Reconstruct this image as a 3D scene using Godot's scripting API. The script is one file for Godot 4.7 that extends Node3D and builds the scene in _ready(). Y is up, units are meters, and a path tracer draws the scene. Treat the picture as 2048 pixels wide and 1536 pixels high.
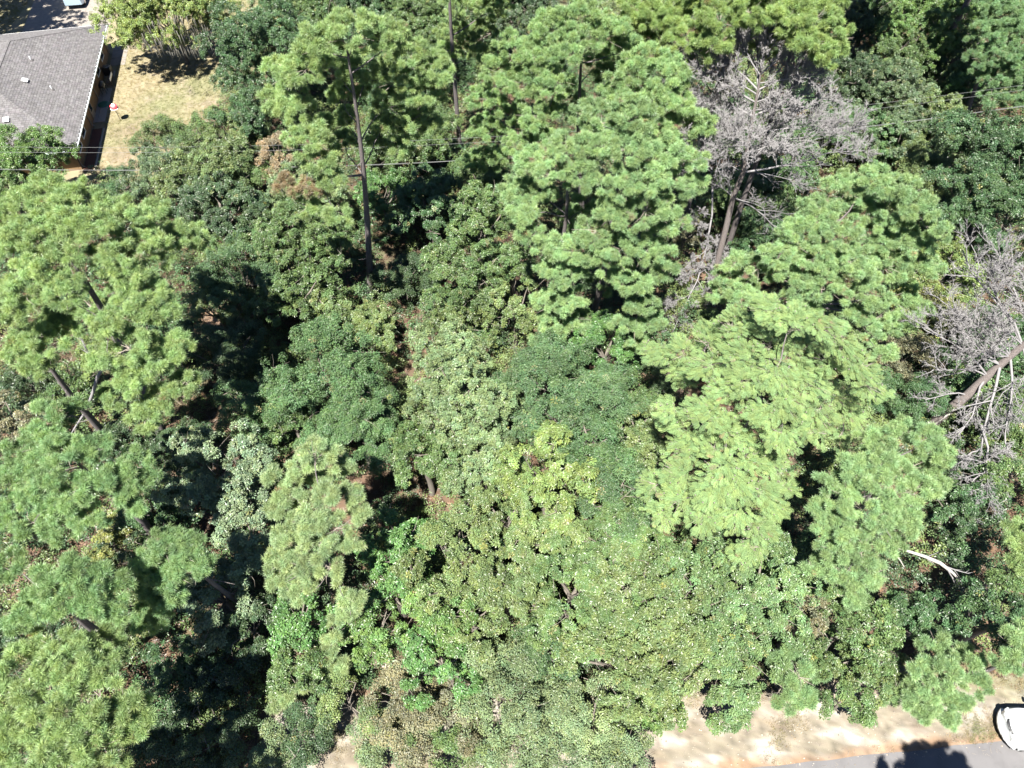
extends Node3D
# A wooded building lot seen from a drone: pines, leafy trees, two dead trees, a house on a dry lawn, wires, a road edge.

var rng := RandomNumberGenerator.new()
var taken := {}
var M := {}          # materials
var L := {}          # foliage meshes
var wide := FastNoiseLite.new()
var fine := FastNoiseLite.new()

# linear leaf colours of the kinds of tree
var TINT := {
	"y": Color(0.271, 0.380, 0.159), "g": Color(0.249, 0.372, 0.157), "p": Color(0.254, 0.377, 0.171), "o": Color(0.237, 0.334, 0.116),
	"b": Color(0.175, 0.286, 0.134), "c": Color(0.220, 0.334, 0.148), "s": Color(0.294, 0.389, 0.190), "d": Color(0.217, 0.337, 0.147),
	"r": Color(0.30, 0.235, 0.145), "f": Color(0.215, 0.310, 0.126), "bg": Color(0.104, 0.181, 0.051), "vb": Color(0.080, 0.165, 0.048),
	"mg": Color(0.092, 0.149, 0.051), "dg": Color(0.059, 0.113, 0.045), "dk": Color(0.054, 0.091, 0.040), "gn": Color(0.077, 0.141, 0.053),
	"bl": Color(0.076, 0.135, 0.056), "gr": Color(0.098, 0.148, 0.070), "ol": Color(0.115, 0.162, 0.059), "pl": Color(0.151, 0.215, 0.095),
	"li": Color(0.148, 0.210, 0.064), "py": Color(0.131, 0.183, 0.065), "yt": Color(0.169, 0.190, 0.053), "yo": Color(0.178, 0.237, 0.065),
	"sh": Color(0.110, 0.176, 0.068), "sv": Color(0.142, 0.195, 0.091), "dr": Color(0.172, 0.171, 0.098), "gl": Color(0.140, 0.195, 0.108),
	"ru": Color(0.25, 0.20, 0.12),
}

# ---------------------------------------------------------------- helpers

func numbered(called: String) -> String:
	var n: int = taken.get(called, 0)
	taken[called] = n + 1
	return called if n == 0 else "%s_%03d" % [called, n]

func tag(o: Node3D, label: String, category: String, group := "", kind := "") -> void:
	o.set_meta("label", label)
	if category: o.set_meta("category", category)
	if group: o.set_meta("group", group)
	if kind: o.set_meta("kind", kind)

func thing(called: String, label: String, category: String, at := Vector3.ZERO, turn := 0.0, group := "") -> Node3D:
	var o := Node3D.new()
	o.name = numbered(called)
	add_child(o)
	o.position = at
	o.rotation.y = turn
	tag(o, label, category, group)
	return o

func mesh_node(called: String, mesh: Mesh, material: Material, parent: Node, at := Vector3.ZERO) -> MeshInstance3D:
	var o := MeshInstance3D.new()
	o.name = numbered(called) if parent == self else called
	o.mesh = mesh
	o.material_override = material
	o.position = at
	parent.add_child(o, true)
	return o

func begin() -> SurfaceTool:
	var st := SurfaceTool.new()
	st.begin(Mesh.PRIMITIVE_TRIANGLES)
	return st

func finish(st: SurfaceTool, smooth := true) -> ArrayMesh:
	if smooth: st.generate_normals()
	return st.commit()

func tri(st: SurfaceTool, a: Vector3, b: Vector3, c: Vector3, smooth := -1) -> void:
	st.set_smooth_group(smooth)
	st.add_vertex(a); st.add_vertex(b); st.add_vertex(c)

func quad(st: SurfaceTool, a: Vector3, b: Vector3, c: Vector3, d: Vector3, smooth := -1) -> void:
	# a b c d run clockwise seen from the front
	tri(st, a, b, c, smooth); tri(st, a, c, d, smooth)

func box(st: SurfaceTool, c: Vector3, s: Vector3, turn := Basis(), bevel := 0.0) -> void:
	var h := s / 2.0
	var k := minf(bevel, minf(h.x, minf(h.y, h.z)) * 0.9)
	var v := func(x: float, y: float, z: float) -> Vector3: return c + turn * Vector3(x, y, z)
	if k <= 0.0:
		var p := []
		for i in 8:
			p.append(v.call(h.x * (1 if i & 1 else -1), h.y * (1 if i & 2 else -1), h.z * (1 if i & 4 else -1)))
		quad(st, p[4], p[6], p[7], p[5]); quad(st, p[1], p[3], p[2], p[0]); quad(st, p[5], p[7], p[3], p[1])
		quad(st, p[0], p[2], p[6], p[4]); quad(st, p[6], p[2], p[3], p[7]); quad(st, p[0], p[4], p[5], p[1])
		return
	# top and bottom chamfered prism, upright edges cut
	var ring := func(y: float, m: float) -> Array:
		var a: float = h.x - m
		var b: float = h.z - m
		var q: float = k
		return [v.call(-a, y, -b + q), v.call(-a + q, y, -b), v.call(a - q, y, -b), v.call(a, y, -b + q), v.call(a, y, b - q), v.call(a - q, y, b), v.call(-a + q, y, b), v.call(-a, y, b - q)]
	var rings := [ring.call(-h.y, k), ring.call(-h.y + k, 0.0), ring.call(h.y - k, 0.0), ring.call(h.y, k)]
	for r in 3:
		for i in 8:
			var j := (i + 1) % 8
			quad(st, rings[r][i], rings[r][j], rings[r + 1][j], rings[r + 1][i])
	for i in range(1, 7):
		tri(st, rings[3][0], rings[3][i], rings[3][i + 1])
		tri(st, rings[0][0], rings[0][i + 1], rings[0][i])

func tube(st: SurfaceTool, pts: Array, radii: Array, sides := 6, cap := true) -> void:
	var last := []
	var n := pts.size()
	var ref := Vector3(0.31, 0.2, 0.93)
	for i in n:
		var d: Vector3 = (pts[mini(i + 1, n - 1)] - pts[maxi(i - 1, 0)])
		d = d.normalized() if d.length() > 1e-6 else Vector3.UP
		var a := d.cross(ref)
		if a.length() < 0.1: a = d.cross(Vector3.RIGHT)
		a = a.normalized()
		var b := d.cross(a)
		var ring := []
		for s in sides:
			var t := TAU * s / sides
			ring.append(pts[i] + (a * cos(t) + b * sin(t)) * radii[i])
		if i > 0:
			for s in sides:
				var s2 := (s + 1) % sides
				quad(st, last[s], ring[s], ring[s2], last[s2], 0)
		last = ring
	if cap:
		for s in range(1, sides - 1):
			tri(st, last[0], last[s], last[s + 1])

func cylinder(st: SurfaceTool, a: Vector3, b: Vector3, r: float, sides := 10) -> void:
	tube(st, [a, a.lerp(b, 0.999), b], [r, r, r * 0.98], sides)
	tube(st, [b, b.lerp(a, 0.999), a], [r * 0.5, r * 0.99, r * 0.98], sides)

func bend(a: Vector3, b: Vector3, n: int, wob: float, sag := 0.0) -> Array:
	var pts := []
	var o1 := Vector3(rng.randf_range(-1, 1), rng.randf_range(-0.4, 0.4), rng.randf_range(-1, 1)) * wob
	var o2 := Vector3(rng.randf_range(-1, 1), rng.randf_range(-0.4, 0.4), rng.randf_range(-1, 1)) * wob
	for i in n + 1:
		var t := float(i) / n
		pts.append(a.lerp(b, t) + o1 * sin(PI * t) + o2 * sin(TAU * t) * 0.6 - Vector3(0, sag * sin(PI * t), 0))
	return pts

func taper(r0: float, r1: float, n: int) -> Array:
	var out := []
	for i in n + 1: out.append(lerpf(r0, r1, float(i) / n))
	return out

func any_dir() -> Vector3:
	var y := rng.randf_range(-1, 1)
	var a := rng.randf() * TAU
	var r := sqrt(1.0 - y * y)
	return Vector3(r * cos(a), y, r * sin(a))

func aim(up: Vector3) -> Basis:
	# a basis whose y points along up, turned at random about it
	var y := up.normalized()
	var x := y.cross(any_dir()).normalized()
	return Basis(x, y, x.cross(y))

# ---------------------------------------------------------------- materials

func noise_texture(seed_: int, freq: float, stops: Array, size := 512, octaves := 5, kind := FastNoiseLite.TYPE_SIMPLEX_SMOOTH) -> ImageTexture:
	var n := FastNoiseLite.new()
	n.seed = seed_; n.frequency = freq; n.fractal_octaves = octaves; n.noise_type = kind
	var im := n.get_seamless_image(size, size)
	var g := Gradient.new()
	g.offsets = PackedFloat32Array()
	g.colors = PackedColorArray()
	var offs := PackedFloat32Array()
	var cols := PackedColorArray()
	for s in stops:
		offs.append(s[0]); cols.append(s[1])
	g.offsets = offs; g.colors = cols
	var out := Image.create(size, size, false, Image.FORMAT_RGB8)
	for y in size:
		for x in size: out.set_pixel(x, y, g.sample(im.get_pixel(x, y).r))
	return ImageTexture.create_from_image(out)

func grey(v: float) -> Color: return Color(v, v, v).linear_to_srgb()

func plain(col: Color, rough := 0.7, metal := 0.0) -> StandardMaterial3D:
	var m := StandardMaterial3D.new()
	m.albedo_color = col.linear_to_srgb()
	m.roughness = rough
	m.metallic = metal
	return m

func grained(col: Color, tex: Texture2D, scale: float, rough := 0.85) -> StandardMaterial3D:
	var m := plain(col, rough)
	m.albedo_texture = tex
	m.uv1_triplanar = true
	m.uv1_world_triplanar = true
	m.uv1_scale = Vector3.ONE * scale
	return m

func leafy_material(rough: float, spec: float, back: float) -> StandardMaterial3D:
	var m := StandardMaterial3D.new()
	m.vertex_color_use_as_albedo = true
	m.roughness = rough
	m.metallic_specular = spec
	m.cull_mode = BaseMaterial3D.CULL_DISABLED
	m.backlight_enabled = true
	m.backlight = Color(back, back, back * 0.7)
	return m

func make_materials() -> void:
	var speck := noise_texture(3, 0.03, [[0.0, grey(0.55)], [0.45, grey(0.82)], [0.7, grey(1.0)], [1.0, grey(0.75)]])
	var bark := noise_texture(5, 0.035, [[0.0, grey(0.25)], [0.4, grey(0.55)], [0.52, grey(1.0)], [1.0, grey(0.75)]], 512, 4, FastNoiseLite.TYPE_CELLULAR)
	var cloudy := noise_texture(8, 0.012, [[0.0, grey(0.72)], [0.5, grey(0.92)], [1.0, grey(1.0)]])
	var grain := noise_texture(11, 0.12, [[0.0, grey(0.6)], [0.5, grey(0.9)], [1.0, grey(1.0)]], 512, 3)
	M.pine_bark = grained(Color(0.14, 0.122, 0.12), bark, 0.9, 0.95)
	M.pale_bark = grained(Color(0.30, 0.25, 0.21), bark, 1.1, 0.95)
	M.leaf_bark = grained(Color(0.17, 0.15, 0.125), bark, 1.3, 0.95)
	M.twig = grained(Color(0.27, 0.235, 0.20), speck, 1.5, 0.95)
	M.dead = grained(Color(0.205, 0.198, 0.200), speck, 1.3, 0.95)
	M.dead_trunk = grained(Color(0.135, 0.115, 0.108), bark, 0.9, 0.95)
	M.bleached = grained(Color(0.34, 0.32, 0.295), speck, 1.0, 0.9)
	M.needles = leafy_material(0.42, 0.55, 0.9)
	M.fronds = leafy_material(0.6, 0.35, 0.8)
	M.leaves = leafy_material(0.42, 0.5, 0.7)
	M.small_leaves = leafy_material(0.45, 0.45, 0.65)
	M.glossy_leaves = leafy_material(0.42, 0.5, 0.65)
	M.moss = leafy_material(0.95, 0.1, 0.5)
	M.blades = leafy_material(0.8, 0.2, 0.4)
	M.ground = StandardMaterial3D.new()
	M.ground.vertex_color_use_as_albedo = true
	M.ground.roughness = 1.0
	M.ground.albedo_texture = grain
	M.ground.uv1_triplanar = true
	M.ground.uv1_world_triplanar = true
	M.ground.uv1_scale = Vector3.ONE * 0.55
	var worn := noise_texture(21, 0.006, [[0.0, grey(0.78)], [0.5, grey(0.92)], [1.0, grey(1.0)]], 1024, 8)
	M.asphalt = grained(Color(0.100, 0.097, 0.099), worn, 0.16, 0.9)
	M.concrete = grained(Color(0.185, 0.165, 0.145), cloudy, 0.35, 0.9)
	M.brick = grained(Color(0.23, 0.145, 0.075), grain, 0.7, 0.9)
	M.shingle = StandardMaterial3D.new()
	M.shingle.vertex_color_use_as_albedo = true
	M.shingle.roughness = 0.92
	M.shingle.albedo_texture = speck
	M.shingle.uv1_triplanar = true
	M.shingle.uv1_world_triplanar = true
	M.shingle.uv1_scale = Vector3.ONE * 0.16
	M.roof_deck = plain(Color(0.07, 0.065, 0.065), 0.95)
	M.gutter = plain(Color(0.60, 0.68, 0.68), 0.4)
	M.gutter_in = plain(Color(0.05, 0.06, 0.06), 0.8)
	M.white = plain(Color(0.78, 0.78, 0.77), 0.45)
	M.metal = plain(Color(0.62, 0.63, 0.64), 0.4, 0.6)
	M.glass_dark = plain(Color(0.015, 0.018, 0.02), 0.12)
	M.door = plain(Color(0.25, 0.20, 0.15), 0.6)
	M.mulch = grained(Color(0.10, 0.045, 0.03), grain, 1.4, 1.0)
	M.paver = grained(Color(0.26, 0.24, 0.22), grain, 0.9, 0.95)
	M.red = plain(Color(0.55, 0.05, 0.06), 0.5)
	M.dark_green = plain(Color(0.02, 0.10, 0.07), 0.55)
	M.dark_pole = plain(Color(0.05, 0.045, 0.035), 0.6)
	M.dark_plastic = plain(Color(0.02, 0.02, 0.022), 0.5)
	M.wire = plain(Color(0.15, 0.155, 0.155), 0.85, 0.0)
	M.pole_wood = grained(Color(0.16, 0.115, 0.08), bark, 0.5, 0.95)
	M.car_white = plain(Color(0.48, 0.50, 0.50), 0.28)
	M.car_white.clearcoat_enabled = true
	M.car_white.clearcoat = 0.8
	M.car_white.clearcoat_roughness = 0.1
	M.car_silver = plain(Color(0.42, 0.55, 0.66), 0.3, 0.3)
	M.car_silver.clearcoat_enabled = true
	M.car_black = plain(Color(0.018, 0.019, 0.021), 0.45)
	M.car_glass = plain(Color(0.02, 0.03, 0.035), 0.06)
	M.lamp_glass = plain(Color(0.55, 0.58, 0.60), 0.12)
	M.tyre = plain(Color(0.02, 0.02, 0.02), 0.85)
	M.chrome = plain(Color(0.6, 0.6, 0.6), 0.25, 0.9)
	M.pot = plain(Color(0.30, 0.12, 0.06), 0.8)

# ---------------------------------------------------------------- foliage pieces

func leaf(st: SurfaceTool, at: Vector3, along: Vector3, face: Vector3, len_: float, wid: float, shade: float) -> void:
	# a folded blade: two halves that meet at the midrib
	var a := along.normalized()
	var side := a.cross(face).normalized()
	var up := side.cross(a)
	var tip := at + a * len_ - up * len_ * 0.18
	var m := at + a * len_ * 0.45
	st.set_color(Color(shade, shade, shade))
	var l := m + side * wid * 0.5 + up * wid * 0.16
	var r := m - side * wid * 0.5 + up * wid * 0.16
	tri(st, at, l, tip); tri(st, at, tip, r)

func make_rosette(n: int, len_: float, wid: float, spread: float, rise: float, material: Material) -> ArrayMesh:
	var st := begin()
	for i in n:
		var a := TAU * (i * 0.381966 + rng.randf() * 0.08)
		var k := float(i) / n
		var out := Vector3(cos(a), 0, sin(a))
		var at := out * spread * sqrt(k) + Vector3(0, (1.0 - k) * rise + rng.randf_range(-0.03, 0.03), 0)
		var along := (out + Vector3(0, lerpf(0.55, -0.35, k) + rng.randf_range(-0.3, 0.3), 0) + any_dir() * 0.25).normalized()
		var face := (Vector3.UP + any_dir() * 0.55).normalized()
		leaf(st, at, along, face, len_ * rng.randf_range(0.75, 1.2), wid * rng.randf_range(0.8, 1.15), rng.randf_range(0.68, 1.32))
	st.generate_normals()
	var m := st.commit()
	m.surface_set_material(0, material)
	return m

func make_tuft(n: int, len_: float, wid: float, reach: float, material: Material) -> ArrayMesh:
	# long needles bursting from a shoot tip
	var st := begin()
	for i in n:
		var k := (i + 0.5) / n
		var tilt := acos(1.0 - k * (1.0 - cos(reach)))
		var a := TAU * i * 0.381966 + rng.randf() * 0.5
		var d := Vector3(sin(tilt) * cos(a), cos(tilt), sin(tilt) * sin(a))
		d = (d + any_dir() * 0.12).normalized()
		var at := Vector3(0, -0.10 * rng.randf(), 0)
		var l := len_ * rng.randf_range(0.75, 1.15)
		var tip := at + d * l - Vector3(0, l * 0.12 * k, 0)
		var s := d.cross(any_dir()).normalized() * wid * 0.5
		var v := rng.randf_range(0.82, 1.18)
		st.set_color(Color(v, v, v))
		var m := at + d * l * 0.4
		tri(st, at, m + s, tip); tri(st, at, tip, m - s)
	for i in 3:
		# the brown shoot and its bud
		var t := TAU * i / 3.0
		var o := Vector3(cos(t), 0, sin(t)) * 0.014
		var o2 := Vector3(cos(t + 2.09), 0, sin(t + 2.09)) * 0.014
		st.set_color(Color(2.2, 1.3, 1.0))
		tri(st, Vector3(0, 0.075, 0), o, o2); tri(st, Vector3(0, -0.22, 0), o2, o)
	st.generate_normals()
	var mm := st.commit()
	mm.surface_set_material(0, material)
	return mm

func make_frond(material: Material) -> ArrayMesh:
	# a flat feathery spray: a thin stem with side twigs, each fringed with short needles
	var st := begin()
	for i in 15:
		var z := 0.04 + 0.036 * i
		for s in [-1.0, 1.0]:
			var w: float = 0.22 * sin(PI * (0.18 + 0.8 * z / 0.6)) * rng.randf_range(0.75, 1.15)
			var a := Vector3(0, -0.10 * z * z, z)
			var b := a + Vector3(s * w, -0.08 * w + rng.randf_range(-0.04, 0.04), w * rng.randf_range(0.6, 1.0))
			var side := Vector3(-s * 0.6, 0, 0.8) * 0.011
			var lift := Vector3(0, 0.007, 0)
			var v := rng.randf_range(0.75, 1.25)
			st.set_color(Color(v, v, v))
			var m := a.lerp(b, 0.5)
			tri(st, a, m + side + lift, b); tri(st, a, b, m - side + lift)
	st.set_color(Color(1.9, 1.1, 0.9))
	quad(st, Vector3(-0.008, 0, 0), Vector3(-0.004, -0.05, 0.5), Vector3(0.004, -0.05, 0.5), Vector3(0.008, 0, 0))
	st.generate_normals()
	var mm := st.commit()
	mm.surface_set_material(0, material)
	return mm

func make_blades(n: int, h: float, material: Material) -> ArrayMesh:
	var st := begin()
	for i in n:
		var at := Vector3(rng.randf_range(-0.16, 0.16), 0, rng.randf_range(-0.16, 0.16))
		var d := (Vector3.UP + any_dir() * 0.7).normalized()
		var s := d.cross(any_dir()).normalized() * 0.012
		var v := rng.randf_range(0.75, 1.25)
		st.set_color(Color(v, v, v))
		tri(st, at - s, at + d * h * rng.randf_range(0.5, 1.2), at + s)
	st.generate_normals()
	var mm := st.commit()
	mm.surface_set_material(0, material)
	return mm

func make_foliage() -> void:
	for i in 3:
		L["ros%d" % i] = make_rosette(12, 0.135, 0.072, 0.075, 0.09, M.leaves)
		L["fine%d" % i] = make_rosette(15, 0.108, 0.058, 0.16, 0.12, M.small_leaves)
		L["big%d" % i] = make_rosette(11, 0.155, 0.078, 0.08, 0.09, M.glossy_leaves)
		L["tuft%d" % i] = make_tuft(58, 0.25, 0.021, 1.95, M.needles)
		L["frond%d" % i] = make_frond(M.fronds)
		L["blades%d" % i] = make_blades(14, 0.14, M.blades)

func scatter(called: String, mesh: Mesh, where: Array, tints: Array, parent: Node) -> MultiMeshInstance3D:
	var m := MultiMesh.new()
	m.transform_format = MultiMesh.TRANSFORM_3D
	m.use_colors = true
	m.mesh = mesh
	m.instance_count = where.size()
	for i in where.size():
		m.set_instance_transform(i, where[i])
		m.set_instance_color(i, tints[i])
	var o := MultiMeshInstance3D.new()
	o.name = numbered(called) if parent == self else called
	o.multimesh = m
	o.set_meta("kind", "stuff")
	parent.add_child(o, true)
	return o

func varied(c: Color, lo := 0.78, hi := 1.2, warm := 0.12) -> Color:
	var v := rng.randf_range(lo, hi)
	var w := rng.randf_range(-warm, warm)
	return Color(c.r * v * (1.0 + w), c.g * v, c.b * v * (1.0 - w))

# ---------------------------------------------------------------- trees

func pine(label: String, base: Vector3, top: Vector3, r0: float, col: String, puffs: Array, called := "pine_tree") -> void:
	var frondy := called == "cypress_tree"
	var t := thing(called, label, "tree", base, 0.0, "feathery conifers in the lot" if frondy else "pine trees in and around the lot")
	var up := top - base
	var spine := bend(Vector3(0, -0.3, 0), up * 0.96, 10, 0.02 * up.y)
	var rad := []
	for i in 11: rad.append(r0 * pow(1.0 - i / 10.6, 0.75) + 0.02)
	rad[0] = r0 * 1.35
	var st := begin()
	tube(st, spine, rad, 9)
	for k in 9:
		# dead stubs low on the stem
		var q: Vector3 = spine[1 + k % 7].lerp(spine[2 + k % 7], rng.randf())
		var e := any_dir() * Vector3(1, 0.25, 1)
		tube(st, bend(q, q + e * rng.randf_range(0.4, 1.5), 2, 0.08), [0.035, 0.024, 0.008], 4)
	mesh_node("trunk", finish(st), M.pine_bark, t)
	var held := []
	var where := []
	var tints := []
	var rust_w := []
	var rust_t := []
	var twigs := begin()
	var order := puffs.duplicate()
	order.sort_custom(func(m, n): return Vector2(m.x - top.x, m.z - top.z).length() < Vector2(n.x - top.x, n.z - top.z).length())
	for q in order:
		var c := Vector3(q.x, q.y, q.z) - base
		var r: float = absf(q.w)
		var rusty: bool = q.w < 0.0
		# the limb that carries this clump
		var axis_y: float = clampf(c.y - 0.25 * Vector2(c.x, c.z).length() - 0.3, up.y * 0.12, up.y * 0.93)
		var f := axis_y / (up.y * 0.96) * 10.0
		var i0 := clampi(int(f), 0, 9)
		var from: Vector3 = spine[i0].lerp(spine[i0 + 1], f - i0)
		var off_trunk := false
		for h in held:
			# a clump close by shares its limb
			if h.distance_to(c) < 0.62 * from.distance_to(c) and Vector2(h.x, h.z).length() < Vector2(c.x, c.z).length() + 0.3:
				from = h
				off_trunk = true
		held.append(c + Vector3(0, -0.3, 0))
		var limb := bend(from, c + Vector3(0, -0.25 * r, 0), 5, 0.16 + 0.03 * c.distance_to(from), -0.1)
		var br := begin()
		var lr := clampf(0.013 * c.distance_to(from) + 0.016, 0.025, r0 * 0.4)
		tube(br, limb, taper(lr * (0.6 if off_trunk else 1.0), 0.014, 5), 5)
		mesh_node("branch", finish(br), M.pine_bark, t)
		for k in (16 if frondy else 8):
			var e := c + any_dir() * Vector3(r, r * 0.5, r) * 1.08 + Vector3(0, 0.12, 0)
			tube(twigs, bend(c.lerp(limb[3], rng.randf() * 0.6), e, 2, 0.08), [0.018, 0.013, 0.007], 3)
		# the clump: several knots of shoots on a flattened ball, open underneath
		var tone: float = rng.randf_range(0.9, 1.1)
		r *= 1.14
		var n := int((140.0 if frondy else 145.0) * r * r + 20.0 * r) + 8
		var knots := int((n / 9.0) if not frondy else (n / 4.6)) + 3
		for kk in knots:
			var d := any_dir()
			if d.y < -0.2 and rng.randf() < 0.8: d.y = -d.y
			var kc := c + d * Vector3(r, r * (0.55 if frondy else 0.74), r) * rng.randf_range(0.5, 1.0)
			if fine.get_noise_3d((kc.x + base.x) * 70.0, kc.y * 70.0, (kc.z + base.z) * 70.0) < -0.34: continue
			var light := rng.randf_range(0.84, 1.14)
			for k in (7 if frondy else 9):
				var e := any_dir()
				if e.y < -0.1: e.y = -e.y * 0.6
				var p := kc + e * (0.26 if frondy else 0.21) * rng.randf_range(0.6, 1.15)
				var b: Basis
				if frondy:
					var flat := (d * Vector3(0.7, 0, 0.7) + e * Vector3(0.5, 0, 0.5) + (c - from).normalized() * 0.7) * Vector3(1, 0, 1) + Vector3(0, rng.randf_range(-0.25, 0.05), 0)
					flat = flat.normalized()
					var x := (Vector3.UP + any_dir() * 0.4).normalized().cross(flat).normalized()
					b = Basis(x, flat.cross(x), flat)
					p = kc + e * Vector3(0.3, 0.12, 0.3) - flat * 0.15
					b = b.scaled(Vector3.ONE * rng.randf_range(0.42, 0.68))
				else:
					b = aim(d * 0.45 + e * 0.7 + Vector3(0, 0.35, 0) + any_dir() * 0.25).scaled(Vector3.ONE * rng.randf_range(0.75, 1.15))
				if rusty and rng.randf() < 0.8:
					rust_w.append(Transform3D(b, p)); rust_t.append(varied(TINT.r, 0.6, 1.15))
				else:
					where.append(Transform3D(b, p))
					tints.append(varied(TINT[col] * tone * light, 0.82, 1.16, 0.10) if rng.randf() > 0.004 else varied(TINT.r))
	mesh_node("twigs", finish(twigs), M.twig, t).set_meta("kind", "stuff")
	scatter("crown", L[("frond%d" if frondy else "tuft%d") % (rng.randi() % 3)], where, tints, t)
	if rust_w: scatter("dead_needles", L["tuft0"], rust_w, rust_t, t)
	if frondy:
		# small brown cones among the sprays
		var cones := begin()
		for k in 160:
			var q: Vector4 = puffs[rng.randi() % puffs.size()]
			var p := Vector3(q.x, q.y, q.z) - base + any_dir() * Vector3(1, 0.45, 1) * q.w + Vector3(0, q.w * 0.35, 0)
			tube(cones, [p, p + Vector3(0, 0.035, 0), p + Vector3(0, 0.08, 0)], [0.012, 0.04, 0.008], 5)
		mesh_node("cones", finish(cones), M.twig, t).set_meta("kind", "stuff")

func leafy(called: String, label: String, kind: String, col: String, x: float, z: float, h: float, r: float, rv: float, group: String) -> void:
	r *= 1.1
	var t := thing(called, label, "shrub" if called == "shrub" else "tree", Vector3(x, 0, z), 0.0, group)
	var c := Vector3(0, h - rv, 0)
	var small := called == "shrub"
	var tr := begin()
	var fork := Vector3(rng.randf_range(-0.2, 0.2), maxf(c.y - rv * 0.5, 0.4), rng.randf_range(-0.2, 0.2))
	var r0 := clampf(0.035 * h, 0.05, 0.25) * (0.6 if small else 0.8)
	tube(tr, bend(Vector3(0, -0.2, 0), fork, 5, 0.1), taper(r0 * 1.3, r0 * 0.8, 5), 7)
	var lobes := []
	var nl := clampi(int(7.0 + r * r * 2.0), 9, 36)
	for i in nl:
		var k := (i + 0.5) / nl
		var y := 1.0 - k * 1.35
		var a := TAU * i * 0.381966 + rng.randf() * 1.4
		var q := sqrt(maxf(0.0, 1.0 - y * y))
		var lr := r * rng.randf_range(0.22, 0.42)
		var f := rng.randf_range(0.5, 1.08)
		lobes.append([c + Vector3(q * cos(a) * r * f, y * rv * f, q * sin(a) * r * f), lr])
	for i in mini(nl, 9):
		tube(tr, bend(fork, lobes[i][0], 4, 0.15), taper(r0 * 0.55, 0.02, 4), 5)
	mesh_node("trunk" if not small else "stem", finish(tr), M.leaf_bark, t)
	var tw := begin()
	var where := []
	var tints := []
	var dens := {"ros": 34.0, "fine": 36.0, "big": 34.0}
	var dry := 0.30 if col == "yt" else 0.012
	for lb in lobes:
		var lc: Vector3 = lb[0]
		var lr: float = lb[1]
		var tone := rng.randf_range(0.82, 1.14)
		for k in 2:
			tube(tw, bend(lc, lc + any_dir() * lr * 1.15 + Vector3(0, 0.1, 0), 2, 0.07), [0.014, 0.010, 0.004], 3)
		var knots := int(lr * lr * dens[kind]) + 5
		for k in knots:
			var d := any_dir()
			if d.y < -0.3 and rng.randf() < 0.8: d.y = -d.y
			var kc := lc + d * Vector3(lr, lr * 0.86, lr) * rng.randf_range(0.70, 1.02)
			# openings in the crown through which its dark inside shows
			if fine.get_noise_3d((kc.x + x) * 62.0, kc.y * 62.0, (kc.z + z) * 62.0) < -0.13: continue
			var light := rng.randf_range(0.82, 1.18)
			for q in 5:
				# the leaf sprays of one twig end
				var e := any_dir()
				var p := kc + e * rng.randf_range(0.08, 0.21)
				if p.y < 0.15: p.y = rng.randf_range(0.1, 0.4)
				var bs := aim(d * 0.55 + e * 0.5 + Vector3(0, 0.7, 0) + any_dir() * 0.35).scaled(Vector3.ONE * rng.randf_range(0.75, 1.2))
				where.append(Transform3D(bs, p))
				var cc: Color = TINT[col] * tone * light
				if rng.randf() < dry: cc = TINT["dr"].lerp(TINT["yt"], rng.randf()) * 1.2
				tints.append(varied(cc))
	mesh_node("twigs", finish(tw), M.twig, t).set_meta("kind", "stuff")
	scatter("crown", L["%s%d" % [kind, rng.randi() % 3]], where, tints, t)

func spike(st: SurfaceTool, a: Vector3, b: Vector3, r: float) -> void:
	# the last fine twig: a three-sided needle of wood
	var d := (b - a).normalized()
	var x := d.cross(Vector3(0.31, 0.2, 0.93)).normalized() * r
	var y := d.cross(x)
	var p := a + x
	var q := a - x * 0.5 + y * 0.87
	var w := a - x * 0.5 - y * 0.87
	tri(st, p, b, q, 0); tri(st, q, b, w, 0); tri(st, w, b, p, 0)

func twig_tree(st: SurfaceTool, a: Vector3, b: Vector3, r: float, level: int, count: int, lift: float) -> void:
	# a bare limb and, on its outer part, ever finer twigs that curl upward
	var len_ := a.distance_to(b)
	if level == 0:
		spike(st, a, b, r)
		return
	var n := 4
	var pts := bend(a, b, n, len_ * 0.07, -len_ * 0.05 * lift)
	tube(st, pts, taper(r, maxf(r * 0.35, 0.008), n), 6 if level > 2 else (4 if level > 1 else 3))
	for i in count:
		var f := rng.randf_range(0.25, 1.0) * n
		var i0 := mini(int(f), n - 1)
		var p: Vector3 = pts[i0].lerp(pts[i0 + 1], f - i0)
		var d: Vector3 = (pts[i0 + 1] - pts[i0]).normalized()
		var go := (d * 0.75 + any_dir() * 0.8 + Vector3(0, 0.32 * lift, 0)).normalized()
		var l := len_ * rng.randf_range(0.28, 0.5) * (1.15 - 0.4 * f / n)
		twig_tree(st, p, p + go * l, maxf(r * 0.45, 0.014), level - 1, maxi(3, count - (3 if level > 2 else 4)), lift)

func dead_limb(t: Node3D, from: Vector3, to: Vector3, r: float, count := 10, lift := 1.0, level := 3) -> void:
	var st := begin()
	twig_tree(st, from - t.position, to - t.position, r, level, count, lift)
	mesh_node("limb", finish(st), M.dead, t)

# ---------------------------------------------------------------- ground, road

func lawn_amount(x: float, z: float) -> float:
	# the open dry lawn round the house
	var w := wide.get_noise_2d(x * 9.0, z * 9.0) * 2.2
	var right := -27.5 - (z + 63.0) * 0.14 + w
	var near := -49.0 + w * 0.7
	if x < -36.0: near = -48.0 + w * 0.5
	return clampf(minf(right - x, near - z) * 0.8, 0.0, 1.0)

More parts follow.
